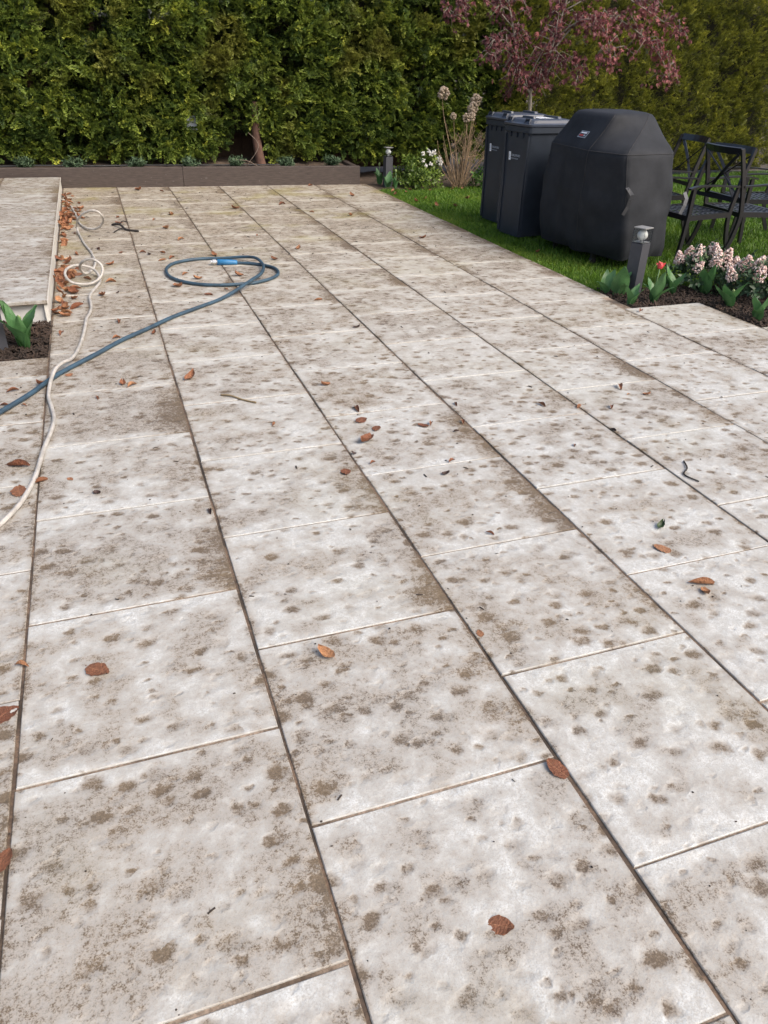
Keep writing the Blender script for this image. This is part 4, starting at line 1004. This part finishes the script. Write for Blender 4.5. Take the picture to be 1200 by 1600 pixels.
LEAVES = [(.201,1.765,.085,'flat'),(-.003,1.85,.05,'fold'),(-.036,1.664,.08,'flat'),(-.011,1.206,.07,'flat'),(.841,1.628,.08,'curl'),(1.322,1.578,.035,'flat'),(1.281,1.046,.078,'flat'),(.963,.731,.06,'flat'),(2.169,1.585,.1,'roll'),(2.149,1.538,.05,'curl'),(2.176,1.805,.075,'flat'),(2.328,2.654,.035,'fold'),(2.966,3.223,.075,'fold'),(2.953,3.122,.03,'fold'),(3.049,3.095,.05,'curl'),(2.759,2.997,.05,'fold'),(2.607,2.756,.04,'dark'),(2.424,3.127,.06,'roll'),(2.6,3.051,.06,'roll'),(1.416,3.694,.07,'curl'),(1.48,3.335,.085,'roll'),(1.461,3.203,.075,'flat'),(1.499,3.091,.07,'flat'),(1.413,2.978,.11,'curl'),(1.73,3.063,.06,'flat'),(1.772,3.066,.05,'fold'),(1.23,2.711,.07,'flat'),(1.367,2.757,.04,'fold'),(1.711,2.674,.045,'fold'),(1.636,2.572,.04,'dark'),(1.991,3.258,.05,'roll'),(1.859,2.957,.04,'dark'),(1.933,3.043,.05,'fold'),(1.608,2.088,.035,'fold'),(1.04,3.277,.045,'roll'),(1.316,2.869,.03,'dark'),(.224,2.824,.04,'dark'),(.122,2.976,.04,'flat'),(-.083,3.161,.1,'roll'),(-.07,2.928,.09,'flat'),(.006,2.988,.07,'roll'),(-.161,4.042,.07,'fold'),(-.185,3.858,.05,'fold'),(-.096,3.833,.04,'fold'),(.38,4.001,.06,'curl'),(.427,3.96,.07,'fold'),(.25,3.837,.05,'roll'),(.734,3.99,.11,'curl'),(.631,2.55,.05,'dark'),(-.015,4.10,.09,'curl'),(.112,4.21,.05,'flat'),(.412,5.124,.09,'roll'),(.381,4.781,.06,'fold'),(.61,4.825,.06,'curl'),(.874,5.916,.1,'curl'),(1.053,6.11,.08,'curl'),(1.379,6.137,.1,'curl'),(1.067,5.648,.08,'flat'),(1.213,5.74,.05,'fold'),(1.77,6.62,.08,'curl'),(.973,6.274,.07,'fold'),(1.294,6.897,.08,'curl'),(.928,6.853,.08,'fold'),(.842,6.8,.08,'roll'),(.703,7.129,.07,'fold'),(.751,7.042,.06,'dark'),(.869,7.093,.07,'roll'),(.516,7.17,.08,'flat'),(.415,6.732,.08,'curl'),(.34,7.35,.1,'roll'),(.40,6.157,.09,'fold'),(.33,5.804,.09,'curl'),(.235,6.30,.10,'roll'),(.127,6.48,.09,'roll'),(.065,4.954,.07,'fold'),(1.007,8.181,.11,'curl'),(1.131,8.917,.1,'curl'),(1.086,7.599,.08,'fold'),(.903,10.747,.14,'curl'),(1.183,10.597,.08,'roll'),(1.876,9.192,.12,'curl'),(2.459,9.355,.1,'fold'),(1.825,7.66,.07,'roll'),(.57,8.576,.1,'flat'),(.436,5.838,.04,'dark'),(3.164,10.75,.1,'fold'),(3.487,9.866,.12,'curl'),(3.053,8.522,.1,'curl'),(2.673,8.796,.07,'fold'),(2.073,6.991,.08,'curl'),(1.808,5.307,.07,'roll'),(1.883,4.616,.05,'dark'),(3.395,7.211,.09,'curl'),(3.995,4.456,.07,'fold'),(.57,8.868,.08,'roll'),(.136,5.90,.14,'curl'),(.145,6.0,.1,'fold'),(.927,8.652,.06,'fold')]
SPECIAL = {0: 'large round brown leaf lying flat on a near tile at the left', 1: 'small folded leaf over the left joint in the foreground', 2: 'flat brown leaf touching the left edge of the photo', 3: 'dark orange leaf at the left edge, nearest the camera on that side', 4: 'curled red brown leaf with upturned points on a near middle tile', 5: 'tiny round leaf beside a near joint right of centre', 6: 'flat leaf resting across the joint in the right foreground', 7: 'single small leaf in the bottom right foreground, nearest the camera', 8: 'rolled up brown leaf of a pair at the right edge', 9: 'smaller curled leaf of the pair at the right edge', 10: 'flat brown leaf beside the green leaf on a white tile at right', 23: 'long curled leaf, largest of the cluster on the dirty middle tile', 26: 'flat leaf lying just left of the long joint below the middle cluster', 38: 'dark rolled strip of leaf left of the white hose', 39: 'flat reddish leaf left of the white hose where it leaves the frame', 47: 'large curled leaf on the tile right of the crossing hoses', 49: 'orange curled leaf wedged where the two hoses cross', 50: 'pale little leaf lying against the blue hose by the crossing', 56: 'curled leaf inside the loop of the blue hose, right of the joint', 78: 'largest curled leaf close to the board wall at the far end', 93: 'lone small leaf beside the bed corner with the bollard', 95: 'big crumpled leaf just below the white hose coil'}
for i, (x, y_, sz, k) in enumerate(LEAVES):
    me = random.choice(LD) if k == 'dark' else random.choice(LM[k])
    o = obj('fallen_leaf', me, None, (x, y_, .001), (random.gauss(0, .06), random.gauss(0, .06), random.uniform(0, 6.28)), sz*random.uniform(.8, .95))
    def zone():
        if y_ < 2.9: return 'small dry leaf on the near middle tiles below the leaf cluster' if x < 2 else 'small leaf on the white tiles near the right edge'
        if y_ < 3.5: return ('small leaf of the cluster on the dirty middle tile' if x < 1.65 else 'small leaf beside the joint right of the middle cluster') if x < 2.3 else 'small leaf on the tiles at right below the front bed'
        if y_ < 5.6: return ('small leaf left of the white hose below the left bed' if x < 0 else 'small leaf between the white hose and the blue hose run') if x < .8 else 'small leaf on the tiles right of the blue hose run'
        if x < .75: return 'small leaf on the column of tiles beside the white hose coils'
        if math.hypot(x-1.25, y_-6.28) < .42: return 'small leaf lying inside the blue hose loop'
        if y_ < 7.2 and x < 1.6: return 'small leaf just outside the blue hose loop'
        return 'small leaf on the far tiles between the hose loop and the board wall' if x < 1.6 else 'small leaf on the far tiles toward the lawn'
    if i in SPECIAL: tag(o, SPECIAL[i], 'leaf', 'fallen leaves on the patio')
    else: tag(o, zone(), 'leaf', zone().replace('small leaf', 'leaves').replace('small dry leaf', 'leaves'))
k = 0
while k < 130:                                 # drifted along the step
    y_ = random.uniform(5.3, 10.6); dens = .5+.5*math.sin(y_*2.1+1.2)+.25*math.sin(y_*5)
    if random.random() > max(.08, dens): continue
    x = .02+abs(random.gauss(0, .075)); k += 1
    if x > .3: continue
    me = random.choice(LM[random.choice(('curl', 'fold', 'roll', 'curl', 'flat'))])
    o = obj('fallen_leaf', me, None, (x, y_, .002+.02*max(0, .1-x)*random.random()*5), (random.gauss(0, .35), random.gauss(0, .35), random.uniform(0, 6.28)), random.uniform(.06, .105))
    zt = ('near the bed' if y_ < 5.95 else 'beside the lower hose coil' if y_ < 7.2 else 'beside the upper hose coil' if y_ < 8.8 else 'close to the board wall'); tag(o, 'rust brown leaf in the drift along the terrace step '+zt, 'leaf', 'leaves drifted against the terrace step '+zt)
for k in range(16):
    x, y_ = [(4.15, 10.15), (4.3, 10.05), (4.42, 10.2), (4.7, 10.15), (4.1, 9.9), (4.35, 9.5), (5.05, 10.2), (5.2, 10.22), (4.5, 8.9), (4.3, 9.0), (4.9, 9.4), (4.15, 9.3), (6.9, 8.6), (7.8, 9.2), (6.2, 8.8), (4.25, 6.4)][k]
    o = obj('fallen_leaf', random.choice(LM['curl']), None, (x, y_, .0), (random.gauss(0, .3), random.gauss(0, .3), random.uniform(0, 6)), random.uniform(.05, .1)); tag(o, 'dry tan leaf lying in the lawn grass', 'leaf', 'leaves lying on the lawn')
# green leaf, twigs and a dry stem on the patio
o = obj('green_leaf', leaf_mesh('curl', 91, plain('green_leaf', (.035, .06, .02), .5, .3, 6)), None, (2.268, 1.938, .001), (0, 0, .6), .055); tag(o, 'small dark green leaf on a white tile at right', 'leaf')
m_btw = plain('black_twig', (.022, .018, .016), .8, .3, 40)
t1 = empty('black_twig', (.6, 8.2, 0)); tag(t1, 'black branching twig lying beyond the blue hose loop', 'twig')
for pts, r_ in (([(-.10, .25, .008), (-.03, .10, .03), (.02, -.06, .012), (.13, -.15, .01)], .011), ([(-.03, .1, .028), (.0, .18, .05), (.05, .22, .03)], .006), ([(.0, 0, .02), (-.06, -.06, .012), (-.10, -.16, .01)], .006)):
    MB().tube(spline(pts, 4), r_, 6).build('stick', m_btw, t1, True)
t2 = MB().tube(spline([(2.719, 2.37, .006), (2.685, 2.305, .008), (2.635, 2.262, .006), (2.655, 2.19, .006)], 4), .0035, 6).build('bent_twig', m_btw, smooth=True); tag(t2, 'bent dark twig on the tile edge at the right', 'twig')
t3 = MB().tube(spline([(.853, 3.703, .004), (.90, 3.67, .008), (.95, 3.61, .004), (1.008, 3.554, .004)], 4), .005, 5).build('straw_stalk', plain('straw', (.20, .15, .085), .8, .3, 30), smooth=True); tag(t3, 'thin straw coloured stem on a tile left of centre', 'stem')
# crumbs of soil and needle litter on the tiles
V, F = [], []
for i in range(520):
    x = random.uniform(-.5, 3.9); y_ = .3+10.3*random.random()**1.2
    if x > 1.2+.9*y_: continue
    s_ = random.uniform(.0007, .0022)*(1+.25*y_); a = random.uniform(0, 6.28); b = len(V); lx = random.choice((1, 1, 1.5, 4))
    for dx, dy, dz in ((-lx, -1, 0), (lx, -1, 0), (lx, 1, 0), (-lx, 1, 0), (0, 0, 1.1)):
        V.append((x+s_*(dx*math.cos(a)-dy*math.sin(a)), y_+s_*(dx*math.sin(a)+dy*math.cos(a)), .0012+s_*dz))
    F += [(b, b+1, b+4), (b+1, b+2, b+4), (b+2, b+3, b+4), (b+3, b, b+4)]
o = obj('soil_crumbs', mesh('soil_crumbs', V, F, plain('crumb', (.03, .022, .017), .9, .4, 50))); tag(o, 'tiny dark crumbs of soil and needles strewn over the tiles', 'debris', kind='stuff')
